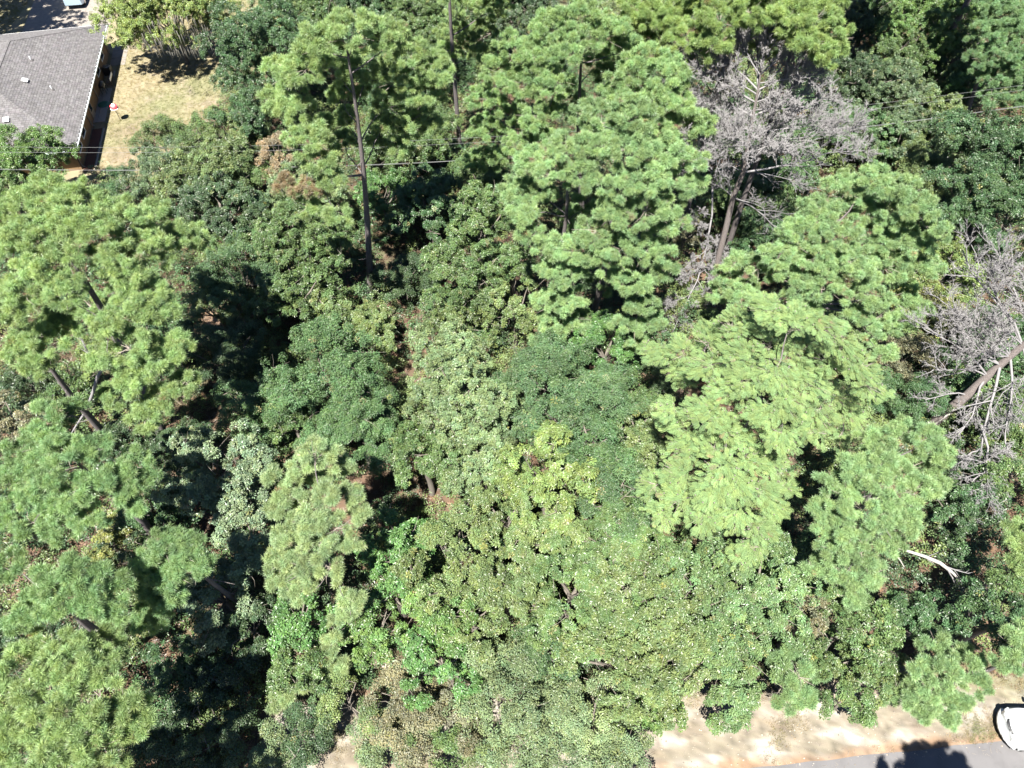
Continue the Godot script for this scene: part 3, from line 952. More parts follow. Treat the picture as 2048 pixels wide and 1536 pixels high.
func car(called: String, label: String, kind: String, at: Vector3, turn: float, paint: Material) -> void:
	# nose towards local -x; x = 0 at the foremost point of the bumper
	var t := thing(called, label, kind, at, turn)
	var st := begin()
	loft(st, [body_section(0.14, 0.62, 0.52, 0.86, 0.10, 0.015), body_section(0.22, 0.76, 0.45, 0.95, 0.10, 0.02), body_section(0.42, 0.88, 0.40, 1.02, 0.12, 0.03), body_section(0.8, 0.94, 0.36, 1.07, 0.13, 0.035),
		body_section(1.5, 0.95, 0.36, 1.12, 0.13, 0.035), body_section(3.0, 0.95, 0.36, 1.12, 0.12, 0.02), body_section(4.6, 0.95, 0.38, 1.12, 0.12, 0.02), body_section(4.95, 0.86, 0.45, 1.08, 0.12, 0.02)])
	mesh_node("body", finish(st), paint, t)
	# raised bonnet panel with a groove round it
	st = begin()
	var hood := []
	for s in [[0.36, 0.62, 1.02], [0.6, 0.72, 1.085], [1.0, 0.76, 1.13], [1.45, 0.78, 1.165]]:
		hood.append([Vector3(s[0], s[2] - 0.07, -s[1]), Vector3(s[0], s[2] - 0.012, -s[1] + 0.03), Vector3(s[0], s[2] + 0.01, -s[1] * 0.55), Vector3(s[0], s[2] - 0.005, -s[1] * 0.45), Vector3(s[0], s[2] + 0.012, 0), Vector3(s[0], s[2] - 0.005, s[1] * 0.45), Vector3(s[0], s[2] + 0.01, s[1] * 0.55), Vector3(s[0], s[2] - 0.012, s[1] - 0.03), Vector3(s[0], s[2] - 0.07, s[1])])
	loft(st, hood)
	mesh_node("bonnet", finish(st), paint, t)
	# cabin: glass house with a white roof
	st = begin()
	loft(st, [body_section(1.5, 0.80, 1.08, 1.13, 0.06, 0.0), body_section(2.15, 0.74, 1.10, 1.66, 0.10, 0.02), body_section(3.9, 0.74, 1.10, 1.70, 0.10, 0.02), body_section(4.6, 0.78, 1.08, 1.16, 0.06, 0.0)])
	mesh_node("windscreen", finish(st), M.car_glass, t)
	st = begin()
	loft(st, [body_section(2.12, 0.70, 1.62, 1.672, 0.08, 0.02), body_section(2.4, 0.73, 1.62, 1.735, 0.10, 0.02), body_section(3.7, 0.73, 1.62, 1.755, 0.10, 0.02), body_section(4.0, 0.70, 1.62, 1.70, 0.08, 0.02)])
	mesh_node("roof", finish(st), paint, t)
	for s in [-1.0, 1.0]:
		st = begin(); tube(st, [Vector3(1.52, 1.13, s * 0.80), Vector3(2.18, 1.67, s * 0.71)], [0.045, 0.045], 6); mesh_node("pillar", finish(st), paint, t)
	# bumper, bumper valance, grille, lamps, plate
	st = begin()
	var bm := []
	for i in 9:
		var q := (i - 4) / 4.0
		bm.append(Vector3(0.02 + 0.36 * q * q, 0.43, q * 0.93))
	tube(st, bm, [0.08, 0.13, 0.15, 0.155, 0.155, 0.155, 0.15, 0.13, 0.08], 8)
	mesh_node("bumper", finish(st), paint, t)
	st = begin()
	var vl := []
	for p in bm: vl.append(p + Vector3(0.0, -0.15, 0) + Vector3(0.0, 0, p.z * 0.01))
	tube(st, vl, [0.04, 0.06, 0.065, 0.065, 0.065, 0.065, 0.065, 0.06, 0.04], 8)
	mesh_node("valance", finish(st), M.car_black, t)
	st = begin()
	var slot := []
	for i in 9:
		var q := (i - 4) / 4.0
		slot.append(Vector3(0.175 + 0.20 * q * q, 0.905, q * 0.60))
	tube(st, slot, [0.03, 0.062, 0.07, 0.072, 0.072, 0.072, 0.07, 0.062, 0.03], 8)
	mesh_node("grille", finish(st), M.car_black, t)
	for k in 2:
		st = begin()
		var gb := []
		for i in 9:
			var q := (i - 4) / 4.0
			gb.append(Vector3(0.118 + 0.05 * k + 0.20 * q * q, 0.935 + 0.04 * k, q * 0.52))
		tube(st, gb, fill(0.012, 9), 5)
		mesh_node("grille_bar", finish(st), M.car_black if k else M.chrome, t)
	for s in [-1.0, 1.0]:
		st = begin(); box(st, Vector3(0.40, 0.82, s * 0.79), Vector3(0.30, 0.19, 0.24), Basis(Vector3.UP, -s * 0.55) * Basis(Vector3(0, 0, 1), -0.35), 0.05); mesh_node("headlight", finish(st), M.lamp_glass, t)
		st = begin(); box(st, Vector3(1.75, 1.20, s * 1.06), Vector3(0.14, 0.18, 0.24), Basis(), 0.04); mesh_node("mirror", finish(st), paint, t)
		for x in [0.98, 4.0]:
			st = begin(); cylinder(st, Vector3(x, 0.36, s * 0.74), Vector3(x, 0.36, s * 0.965), 0.36, 20); var wh := mesh_node("wheel", finish(st), M.tyre, t)
			st = begin(); cylinder(st, Vector3(x, 0.36, s * 0.93), Vector3(x, 0.36, s * 0.972), 0.22, 14); mesh_node("rim", finish(st), M.chrome, wh)
			st = begin()
			var arch := []
			for i in 9: arch.append(Vector3(x + 0.42 * cos(PI * i / 8.0), 0.36 + 0.42 * sin(PI * i / 8.0), s * 0.955))
			tube(st, arch, fill(0.03, 9), 5)
			mesh_node("wheel_arch", finish(st), paint, t)

# ---------------------------------------------------------------- wires

func wire_point(x: float, drop: float, side: float) -> Vector3:
	var k := (x + 3.0)
	return Vector3(x, 6.45 + 0.00115 * k * k - drop, -47.35 - 0.087 * x + side)

func wire(label: String, drop: float, side: float, r: float, strands := 1) -> void:
	var st := begin()
	for s in strands:
		var pts := []
		for i in 61:
			var x := -64.0 + 2.15 * i
			var tw := 0.05 * s * Vector3(0, sin(i * 0.7), cos(i * 0.7))
			pts.append(wire_point(x, drop, side) + tw)
		tube(st, pts, fill(r, 61), 5)
	var o := mesh_node("utility_wire", finish(st), M.wire, self)
	tag(o, label, "wire", "wires strung across the back of the lot")

# ---------------------------------------------------------------- the scene

func _ready() -> void:
	rng.seed = 20240917
	wide.seed = 4; wide.frequency = 0.01; wide.fractal_octaves = 4
	fine.seed = 9; fine.frequency = 0.01; fine.fractal_octaves = 3

	var camera := Camera3D.new()
	camera.name = "camera"
	add_child(camera)
	camera.position = Vector3(0, 40, 0)
	camera.rotation_degrees = Vector3(-54.6, 0, 0)
	camera.fov = 56.81
	camera.near = 0.5
	camera.far = 4000.0
	camera.current = true

	var sky := ProceduralSkyMaterial.new()
	sky.sky_top_color = Color(0.25, 0.33, 0.48)
	sky.sky_horizon_color = Color(0.56, 0.62, 0.70)
	sky.ground_bottom_color = Color(0.20, 0.22, 0.16)
	sky.ground_horizon_color = Color(0.42, 0.47, 0.46)
	sky.sky_curve = 0.12
	sky.sun_angle_max = 4.0
	var env := Environment.new()
	env.background_mode = Environment.BG_SKY
	env.sky = Sky.new()
	env.sky.sky_material = sky
	env.background_energy_multiplier = 0.72
	env.tonemap_mode = Environment.TONE_MAPPER_LINEAR
	env.tonemap_exposure = 4.15
	env.sdfgi_enabled = true
	env.ssao_enabled = true
	env.ssil_enabled = true
	var we := WorldEnvironment.new()
	we.name = "world_environment"
	we.environment = env
	add_child(we)
	var sun := DirectionalLight3D.new()
	sun.name = "sun"
	sun.light_energy = 1.6
	sun.light_color = Color(1.0, 0.98, 0.945)
	sun.light_angular_distance = 0.5
	sun.shadow_enabled = true
	add_child(sun)
	sun.look_at_from_position(Vector3.ZERO, Vector3(0.16, -1.0, -0.42))

	make_materials()
	make_foliage()
	build_ground()
	build_house()
	car("pickup_truck", "white vehicle parked on the verge at the lower right corner, only its bonnet in view", "truck", Vector3(24.85, 0.0, -6.65), -0.06, M.car_white)
	car("parked_car", "pale blue-grey car at the top edge on the concrete driveway", "car", Vector3(-49.0, 0.07, -84.0), -1.4, M.car_silver)

	# trees that stand over the lot
	pine("tall pine with a long bare grey trunk and rust-brown lower needles, near the lawn", Vector3(-10.69, 0, -36.3), Vector3(-8.49, 21, -35.58), 0.24, "y", [
		Vector4(-9.86, 20.34, -35.26, 1.28), Vector4(-8.11, 20.91, -35.46, 1.27), Vector4(-6.73, 19.9, -36.65, 1.27), Vector4(-5.56, 18.69, -36.81, 1.31), Vector4(-4.14, 17.8, -36.83, 1), Vector4(-9.76, 17.99, -37.01, 1.22),
		Vector4(-8.15, 17.45, -37.41, 1.24), Vector4(-10.77, 19.26, -34.87, 1.1), Vector4(-6.57, 17.1, -37.23, 1.3), Vector4(-12.26, 18.59, -35.51, 0.96), Vector4(-13.17, 17.23, -35.34, 0.82), Vector4(-11.9, 17.23, -34.41, 1.25),
		Vector4(-10.79, 16.43, -32.66, 1.24), Vector4(-11.35, 13.8, -37.54, 1.09), Vector4(-10.53, 12.24, -38.21, 0.95), Vector4(-9.7, 16.12, -37.56, 1.05), Vector4(-4.99, 16.34, -36.96, 1.2), Vector4(-5.8, 14.53, -37.48, 1.08),
		Vector4(-7.79, 13.7, -38.18, 0.98), Vector4(-10.43, 15.45, -32.04, 0.98), Vector4(-9.86, 14.62, -31.61, 0.71), Vector4(-12.9, 13.29, -32.83, -0.75), Vector4(-11.48, 13.73, -31.86, -0.9), Vector4(-9.98, 12.65, -31.01, 0.79),
		Vector4(-11.65, 12.85, -31.64, 0.68), Vector4(-7.19, 15.51, -37.75, 1), Vector4(-4.65, 14.46, -37.07, 0.71), Vector4(-7.15, 11.7, -38.44, 1.09), Vector4(-6.22, 13.77, -37.83, 0.91), Vector4(-8.36, 12.21, -38.51, 0.76),
		Vector4(-10.09, 14.27, -37.85, 0.85),
	])
	pine("tall pine with a thin bare trunk running out of the top edge", Vector3(-4.61, 0, -53.48), Vector3(-4.31, 23, -52.68), 0.19, "y", [
		Vector4(-4.65, 10.44, -54.24, 1.33), Vector4(-2.31, 10.51, -54.48, 1.41), Vector4(-4.01, 12.11, -55.17, 1.54), Vector4(-1.67, 12.56, -54.65, 1.52), Vector4(-5.04, 9.68, -53.07, 1.09), Vector4(-2.51, 9.61, -53.19, 1.02),
		Vector4(-2.83, 16.74, -49.96, 1.69), Vector4(-0.84, 15.95, -52.4, 1.58), Vector4(-4.49, 16.92, -49.59, 1.51),
	])
	pine("light green pine with a broad domed crown at the top centre", Vector3(5.94, 0, -42.78), Vector3(4.02, 19, -40.41), 0.22, "g", [
		Vector4(3.87, 18.97, -40.2, 1.42), Vector4(2.4, 17.84, -41.5, 1.36), Vector4(5.5, 18.3, -40.09, 1.33), Vector4(3.31, 17.93, -38.9, 1.31), Vector4(1.52, 16.66, -40.32, 1.31), Vector4(5.89, 15.04, -42.54, 1.33),
		Vector4(0.18, 16.63, -41.47, 1.21), Vector4(-0.75, 14.95, -41.55, 1.32), Vector4(-1.59, 13.02, -41.6, 1.17), Vector4(0.8, 14.84, -40.37, 1.36), Vector4(2.52, 16.25, -38.36, 1.17), Vector4(4, 11.11, -43.95, 1.24),
		Vector4(-0.3, 11.54, -42.15, 1.41), Vector4(1.56, 13.97, -38.3, 1.28), Vector4(6.73, 17.06, -40.7, 1.01), Vector4(-1.83, 10.79, -41.85, 1.02), Vector4(0.51, 11.71, -38.94, 1.16), Vector4(-1.39, 7.96, -42.38, 1.21),
		Vector4(2.34, 13.02, -37.39, 1.05), Vector4(-2.46, 7.78, -42.05, 1),
	])
	pine("light green pine on the left side of the bare dead tree, its lower trunk showing", Vector3(10.37, 0, -38.85), Vector3(7.62, 18, -38), 0.21, "g", [
		Vector4(7.49, 17.99, -38.01, 1.24), Vector4(8.6, 17.52, -37.29, 1.18), Vector4(6.65, 17.22, -37.04, 1.18), Vector4(9.09, 16.45, -36.3, 1.19), Vector4(7.76, 16.62, -36.05, 1.24), Vector4(6.46, 15.82, -36.05, 1.14),
		Vector4(10.01, 15.19, -36.02, 1.22), Vector4(8.32, 15.32, -35.35, 1.2), Vector4(11.18, 14.42, -36.89, 1.01), Vector4(8.21, 10.79, -40.75, 1.2), Vector4(11.21, 10.44, -40.16, 1), Vector4(5.79, 16.2, -37.17, 0.98),
	])
	pine("pine with hanging feathery boughs in the middle of the lot, tallest of the centre group", Vector3(5.58, 0, -33.74), Vector3(6.29, 18, -33.02), 0.24, "p", [
		Vector4(6.27, 17.93, -32.68, 1.25), Vector4(4.54, 16.81, -34.35, 1.2), Vector4(8.17, 16.18, -31.93, 1.12), Vector4(6.02, 16.92, -31.35, 1.2), Vector4(4.42, 16.56, -32.27, 1.06), Vector4(9.83, 14.69, -33.03, 1.01),
		Vector4(7.34, 15.49, -30.74, 1.22), Vector4(5.86, 15.41, -30.43, 1.17), Vector4(9.04, 14.14, -31.57, 1.11), Vector4(7.25, 13.79, -29.93, 1.31), Vector4(5.46, 13.87, -29.84, 1.09), Vector4(8.57, 12.74, -30.3, 1.18),
		Vector4(6.05, 11.95, -29.14, 1.29), Vector4(7.85, 11.34, -29.36, 1.25), Vector4(4.99, 11.26, -29.05, 1.02), Vector4(4.35, 12.52, -29.73, 1), Vector4(6.84, 9.86, -28.64, 1.16), Vector4(8.64, 10.08, -29.43, 0.99),
		Vector4(7.65, 8.16, -28.42, 1.08), Vector4(7.08, 6.45, -27.9, 0.98), Vector4(7.89, 5.02, -27.86, 0.88), Vector4(8.54, 6.32, -28.42, 0.87), Vector4(6.38, 4.42, -34.04, 1.17), Vector4(10.35, 13.43, -32.88, 0.8),
	])
	pine("slender pine with a dark trunk between dense boughs, left of the tallest centre pine", Vector3(2.54, 0, -33.98), Vector3(2.96, 16.5, -32.35), 0.21, "p", [
		Vector4(2.95, 16.35, -31.91, 1.12), Vector4(2.31, 15.49, -31.35, 1.07), Vector4(3.81, 15.29, -31.4, 1.08), Vector4(1.16, 14.45, -33.34, 1.02), Vector4(0.33, 12.3, -33.59, 1.01), Vector4(1.83, 12.02, -34.16, 1.02),
		Vector4(4.69, 11.62, -33.74, 1.02), Vector4(0.74, 12.53, -31.37, 0.97), Vector4(3.69, 9.24, -34.66, 0.95), Vector4(1.04, 11.49, -30.63, 0.87), Vector4(1.91, 11.06, -30.06, 0.81), Vector4(3.05, 11.16, -29.95, 1.04),
		Vector4(3.74, 9.47, -29.82, 1.07), Vector4(2.4, 9.39, -29.69, 1.07), Vector4(3.25, 7.47, -29.45, 1.1), Vector4(2.2, 7.04, -29.42, 0.93), Vector4(4, 5.59, -29.44, 1.02), Vector4(2.58, 5.16, -29.18, 1.08),
		Vector4(2, 3.49, -29.09, 0.92),
	])
	pine("pine crown of yellowish green behind the bare dead tree, at the top edge", Vector3(13.51, 0, -42.09), Vector3(13.01, 20, -41.79), 0.22, "o", [
		Vector4(11.01, 18.22, -43.07, 1.38), Vector4(11.9, 18.86, -40.41, 1.32), Vector4(9.37, 17.47, -43.37, 1.41), Vector4(13.52, 19.35, -40.57, 1.31), Vector4(7.77, 18.01, -43.49, 1.34), Vector4(10.33, 17.34, -41.3, 1.31),
		Vector4(8.71, 15.95, -43.54, 1.26), Vector4(11.74, 17.8, -39.65, 1.04), Vector4(7.03, 16.74, -43.57, 1.12), Vector4(9.53, 15.65, -42.06, 1.18), Vector4(15.43, 17.65, -41.86, 1.2), Vector4(12.36, 14.1, -44.14, 1.12),
		Vector4(14.25, 16.28, -43.23, 1.12), Vector4(13.08, 20.23, -42.48, 1.43), Vector4(11.54, 19.74, -42.93, 1.46), Vector4(14.94, 20.26, -41.83, 1.42),
	])
	pine("pine of yellowish green with a rounded end reaching right, above the bare dead tree", Vector3(16.95, 0, -40.96), Vector3(16.45, 20, -40.66), 0.22, "o", [
		Vector4(15.46, 19.44, -39.84, 1.23), Vector4(16.91, 19.47, -39.51, 1.23), Vector4(17.99, 18.62, -39.24, 1.13), Vector4(16.43, 18.56, -38.56, 1.18), Vector4(18.27, 17.95, -38.86, 0.91), Vector4(16.52, 16.53, -42.5, 1.23),
		Vector4(17.41, 17.98, -38.28, 0.79), Vector4(16.32, 20.14, -41.51, 1.42), Vector4(17.69, 19.86, -40.94, 1.24), Vector4(15.05, 19.04, -42.02, 1.23),
	])
	pine("pine with a dark leaning trunk at the top edge, right of the rounded yellow-green crown", Vector3(33.67, 0, -67.25), Vector3(33.87, 22, -66.45), 0.24, "b", [
		Vector4(30, 10.42, -61.81, 1.69), Vector4(31.7, 10.46, -62.6, 1.95), Vector4(32.42, 11.68, -62.56, 1.92), Vector4(30.38, 11.49, -63.89, 1.95), Vector4(31.25, 13.18, -63.59, 2.07),
	])
	pine("pine with a stout pale trunk leaning right out of the top edge", Vector3(39.45, 0, -64.43), Vector3(41.25, 22, -63.93), 0.3, "b", [
		Vector4(37.68, 12.71, -60.28, 1.77), Vector4(39.26, 13.01, -59.62, 1.75), Vector4(37.91, 14.41, -60.68, 1.97), Vector4(39.72, 14.41, -59.82, 1.72),
	])
	pine("blue-green pine at the upper right corner", Vector3(41.85, 0, -57.69), Vector3(40.12, 10.83, -57.69), 0.21, "b", [
		Vector4(39.63, 10.66, -57.24, 1.77), Vector4(38.65, 9.39, -56.56, 1.54), Vector4(40.91, 9.56, -55.86, 1.77), Vector4(39.81, 8.49, -55.15, 1.62), Vector4(38.68, 7.74, -55.35, 1.32), Vector4(41.63, 7.48, -54.68, 1.72),
		Vector4(39.72, 6.6, -54.31, 1.41), Vector4(41.38, 5.95, -53.91, 1.41), Vector4(39.74, 5.5, -53.9, 1.09), Vector4(43.56, 5.65, -54.74, 1.68), Vector4(41.14, 11.2, -57.75, 1.76), Vector4(39.31, 10.61, -58.93, 1.39),
	])
	pine("wide pale pine with a spiky crown on the right of the bare dead tree", Vector3(19.89, 0, -31.28), Vector3(17.86, 13, -30.83), 0.24, "p", [
		Vector4(18.92, 13.5, -32.35, 1.19), Vector4(20, 14.46, -31.6, 1.1), Vector4(21.15, 14.5, -30.93, 1.04), Vector4(17.47, 12.9, -31.37, 1.13), Vector4(20.11, 12.39, -31.96, 1.21), Vector4(21.39, 12.79, -31.07, 1.19),
		Vector4(22.25, 13.93, -30.17, 0.98), Vector4(23.28, 13.06, -29.54, 0.72), Vector4(16.27, 12.35, -30.32, 1.07), Vector4(17.94, 12.65, -29.59, 1.17), Vector4(21.1, 11.21, -30.73, 1.22), Vector4(22.97, 11.25, -30.27, 1.1),
		Vector4(15.37, 11.09, -29.63, 1.09), Vector4(16.93, 11.68, -28.63, 1.17), Vector4(18.85, 11.57, -28.34, 1.17), Vector4(21.73, 10.13, -29.37, 1.17), Vector4(14.42, 9.58, -29.91, 1.07), Vector4(13.84, 8.36, -31.54, 0.93),
		Vector4(13.45, 7.27, -31.32, 0.95), Vector4(24.19, 9.97, -29.53, 0.88), Vector4(15.89, 10.19, -28.13, 1.2), Vector4(17.62, 10.48, -27.47, 1.18), Vector4(20.08, 10.01, -27.52, 1.14), Vector4(24.25, 7.04, -30.25, 1.13),
		Vector4(13.88, 7.9, -29.46, 1.04), Vector4(14.95, 8.32, -27.88, 1.06), Vector4(16.6, 8.95, -26.94, 1.04), Vector4(25.21, 6.48, -29.5, 0.88), Vector4(23.24, 6.96, -27.87, 1.03), Vector4(20.13, 8.51, -26.57, 1.04),
		Vector4(22.11, 6.41, -26.37, 0.9), Vector4(13.22, 6.5, -30.75, 0.89),
	])
	pine("pale pine with long soft needles beside the fallen bare limb", Vector3(18.82, 0, -15.88), Vector3(16.99, 11.5, -15.73), 0.2, "p", [
		Vector4(18.5, 11, -17.63, 0.76), Vector4(19.1, 11.73, -16.91, 0.79), Vector4(17.46, 10.4, -17.71, 0.63), Vector4(19.77, 11.36, -16.33, 0.55), Vector4(17.09, 11.47, -16, 0.87), Vector4(19.06, 10.4, -16.33, 0.9),
		Vector4(15.8, 11.04, -15.72, 0.74), Vector4(14.98, 10.11, -15.69, 0.71), Vector4(16.61, 11.11, -14.66, 0.86), Vector4(18.36, 10.77, -14.71, 0.82), Vector4(15.36, 10.2, -14.61, 0.78), Vector4(14.63, 9.18, -14.85, 0.66),
		Vector4(20.53, 8.77, -16.26, 0.69), Vector4(16.9, 10.2, -13.62, 0.82), Vector4(15.64, 9.31, -13.52, 0.79), Vector4(14.67, 8.55, -14.11, 0.62), Vector4(18.02, 9.91, -13.5, 0.64), Vector4(16.22, 8.4, -12.68, 0.79),
		Vector4(15.13, 7.89, -13.13, 0.67), Vector4(15.91, 7.06, -12.21, 0.76), Vector4(16.89, 7.48, -12.06, 0.71), Vector4(16.44, 5.84, -11.54, 0.63), Vector4(14.84, 6.39, -12.71, 0.54), Vector4(17.35, 9.15, -12.86, 0.55),
	])
	pine("small pine at the road edge nearest the white truck", Vector3(20.24, 0, -8.66), Vector3(19.74, 6, -8.36), 0.13, "p", [
		Vector4(20.15, 5.22, -9.46, 0.67), Vector4(21.12, 4.92, -9.08, 0.62), Vector4(18.9, 5.51, -8.25, 0.6), Vector4(19.68, 5.97, -8.15, 0.69), Vector4(21.36, 5.09, -8.36, 0.61), Vector4(19.33, 5.17, -7.35, 0.64),
		Vector4(20.44, 4.98, -7.28, 0.65), Vector4(18.78, 4.7, -7.45, 0.51), Vector4(21.53, 5.35, -7.64, 0.51), Vector4(20.25, 4.04, -6.71, 0.56), Vector4(21.23, 6, -8.36, 0.42), Vector4(19.31, 4.11, -6.81, 0.47),
		Vector4(18.31, 4.16, -7.78, 0.47), Vector4(18.64, 4.06, -7.21, 0.52), Vector4(18.19, 3.37, -7.44, 0.42), Vector4(19.1, 3.77, -6.76, 0.42),
	])
	pine("pine cut off by the right edge, above the white truck", Vector3(22.79, 0, -8.79), Vector3(22.29, 8, -8.49), 0.15, "p", [
		Vector4(21.96, 7.82, -8.75, 0.62), Vector4(22.35, 7.95, -8.29, 0.65), Vector4(21.7, 7.37, -8.02, 0.48), Vector4(23.01, 8.04, -8.69, 0.74), Vector4(23.29, 7.29, -8.04, 0.75), Vector4(22.83, 7.29, -9.34, 0.5),
	])
	pine("pine bough of bright green at the right edge below the fallen dead tree", Vector3(26.1, 0, -13.74), Vector3(25.6, 6.5, -13.44), 0.16, "y", [
		Vector4(25.42, 6.2, -14.08, 0.65), Vector4(25.53, 6.45, -13.2, 0.84), Vector4(25.15, 5.87, -12.65, 0.59), Vector4(26.27, 6.71, -14.14, 0.9), Vector4(25.85, 5.91, -15.02, 0.46),
	])
	pine("small soft pine by the sandy shoulder, between two leafy trees", Vector3(14, 0, -8.23), Vector3(13.12, 5.5, -8.26), 0.11, "c", [
		Vector4(13.34, 4.7, -9.13, 0.58), Vector4(14.49, 3.77, -9.14, 0.54), Vector4(12.52, 4.97, -8.5, 0.52), Vector4(13.32, 5.37, -7.96, 0.6), Vector4(15.04, 3.29, -8.67, 0.44), Vector4(12.63, 4.77, -7.65, 0.51),
		Vector4(13.69, 4.54, -7.37, 0.47), Vector4(12.43, 3.66, -7.33, 0.43), Vector4(13.17, 4.17, -7.12, 0.42),
	])
	pine("grey-green pine with bare inner twigs in the lower left of the lot", Vector3(-10.29, 0, -13.95), Vector3(-8.73, 11, -14.22), 0.2, "s", [
		Vector4(-9.02, 11.68, -16.28, 0.6), Vector4(-8.53, 10.89, -16.46, 0.61), Vector4(-8.09, 9.62, -16.63, 0.58), Vector4(-9.93, 10.63, -16.07, 0.61), Vector4(-9.39, 9.04, -16.39, 0.78), Vector4(-10.1, 10.13, -15.03, 0.79),
		Vector4(-8.31, 10.91, -14.26, 0.77), Vector4(-7.53, 10.11, -14.91, 0.56), Vector4(-10.62, 9.85, -14.28, 0.65), Vector4(-8.89, 10.65, -13.29, 0.8), Vector4(-7.75, 10.18, -13.26, 0.72), Vector4(-7.05, 9.62, -14.13, 0.46),
		Vector4(-10.16, 9.78, -12.95, 0.72), Vector4(-8.61, 9.79, -12.47, 0.76), Vector4(-10.68, 8.68, -12.32, 0.64), Vector4(-9.52, 8.89, -11.89, 0.77), Vector4(-7.4, 9.29, -12.8, 0.5), Vector4(-8.3, 8.68, -11.85, 0.64),
		Vector4(-10.69, 7.68, -11.62, 0.56), Vector4(-9.6, 7.56, -11.19, 0.6), Vector4(-7.7, 6.57, -11.17, 0.62), Vector4(-8.05, 5.59, -10.65, 0.53), Vector4(-8.63, 4.75, -10.18, 0.49), Vector4(-9.07, 3.48, -9.69, 0.5),
		Vector4(-8.63, 2.81, -9.14, 0.45), Vector4(-9.84, 2.81, -8.9, 0.55), Vector4(-10.51, 2.81, -8.43, 0.5), Vector4(-11.14, 2.81, -7.85, 0.49), Vector4(-11.45, 2.81, -7.5, 0.42), Vector4(-11.11, 10.63, -15.55, 0.42),
	])
	pine("largest pine, light green, filling the left edge below the house", Vector3(-22.03, 0, -22.58), Vector3(-21.61, 17.5, -25.35), 0.32, "y", [
		Vector4(-22.68, 17.07, -27.25, 1.31), Vector4(-20.87, 17.05, -26.92, 1.26), Vector4(-23.73, 16.81, -26.48, 1.3), Vector4(-19.57, 16.59, -26.73, 1.05), Vector4(-20.97, 17.42, -25.1, 1.25), Vector4(-22.1, 17.29, -24.24, 1.24),
		Vector4(-19.57, 16.89, -25.01, 1.22), Vector4(-18.77, 16.08, -26.58, 1.11), Vector4(-19.09, 14.13, -29.14, 1.07), Vector4(-22.97, 16.81, -23.44, 1.12), Vector4(-20.25, 16.78, -23.47, 1.19), Vector4(-21.2, 16.73, -22.89, 1.18),
		Vector4(-18.69, 16.14, -24.12, 1.11), Vector4(-17.78, 15.39, -25.56, 1.15), Vector4(-17.57, 13.78, -27.98, 1.06), Vector4(-17.55, 12.45, -29.61, 0.86), Vector4(-22.09, 16.08, -21.95, 1.11), Vector4(-20.37, 15.98, -22.05, 0.98),
		Vector4(-17.93, 15.33, -23.6, 0.95), Vector4(-22.88, 15.58, -21.5, 0.91), Vector4(-22.47, 10.28, -28.44, 0.97), Vector4(-17.87, 14.88, -22.74, 0.81), Vector4(-17.25, 14.53, -23.37, 0.82), Vector4(-16.89, 13.92, -22.95, 0.88),
		Vector4(-17.52, 14, -21.94, 1.03), Vector4(-18.72, 14.64, -21.39, 0.88), Vector4(-16.53, 12.71, -21.74, 0.83), Vector4(-18.06, 13.57, -20.76, 1.02), Vector4(-18.83, 13.54, -20.18, 0.8), Vector4(-17.23, 12.61, -20.59, 0.97),
		Vector4(-24.06, 9.61, -27.12, 1.03), Vector4(-16.25, 11.22, -20.4, 0.77), Vector4(-18.17, 12.58, -19.72, 0.81), Vector4(-16.99, 11.22, -19.5, 0.88), Vector4(-22.85, 6.32, -23.16, 0.89), Vector4(-17.82, 10.89, -18.54, 0.83),
	])
	pine("pine bough group beside a dark trunk at the left edge, under the largest pine", Vector3(-25.09, 0, -22.71), Vector3(-23.13, 14, -21.62), 0.24, "y", [
		Vector4(-22.54, 13.28, -22.86, 0.84), Vector4(-22.78, 13.85, -21.14, 0.8), Vector4(-22.08, 13.28, -20.98, 0.86), Vector4(-23.44, 13.63, -20.71, 0.66), Vector4(-22.5, 12.8, -20.15, 0.67), Vector4(-22.8, 13.28, -20.38, 0.66),
		Vector4(-21.83, 12.96, -22.49, 0.69),
	])
	pine("bluish pine with crooked pale branches on the left edge, beneath the largest pine", Vector3(-20.94, 0, -16.63), Vector3(-19.2, 13.5, -15.35), 0.24, "d", [
		Vector4(-20.79, 13.15, -17.37, 0.79), Vector4(-20.48, 12.03, -18.09, 0.77), Vector4(-20.81, 12.77, -16.29, 0.89), Vector4(-18.99, 13.49, -15.36, 0.9), Vector4(-22.04, 12.08, -16.18, 0.79), Vector4(-19.39, 13.21, -14.3, 0.89),
		Vector4(-18.12, 13.19, -15.53, 0.72), Vector4(-20.71, 12.62, -14.13, 0.86), Vector4(-22.92, 11.32, -15.06, 0.79), Vector4(-18.62, 12.6, -13.67, 0.79), Vector4(-17.48, 12.41, -14.48, 0.72), Vector4(-17.01, 12.14, -15.37, 0.78),
		Vector4(-16.56, 11.38, -15.02, 0.7), Vector4(-17.19, 11.8, -14.07, 0.68), Vector4(-19.66, 12.52, -13.48, 0.7), Vector4(-22.77, 10.44, -14, 0.75), Vector4(-18.25, 11.57, -12.99, 0.67), Vector4(-19.49, 11.4, -12.6, 0.67),
		Vector4(-20.98, 11.26, -12.9, 0.57), Vector4(-16.8, 11.09, -13.93, 0.53),
	])
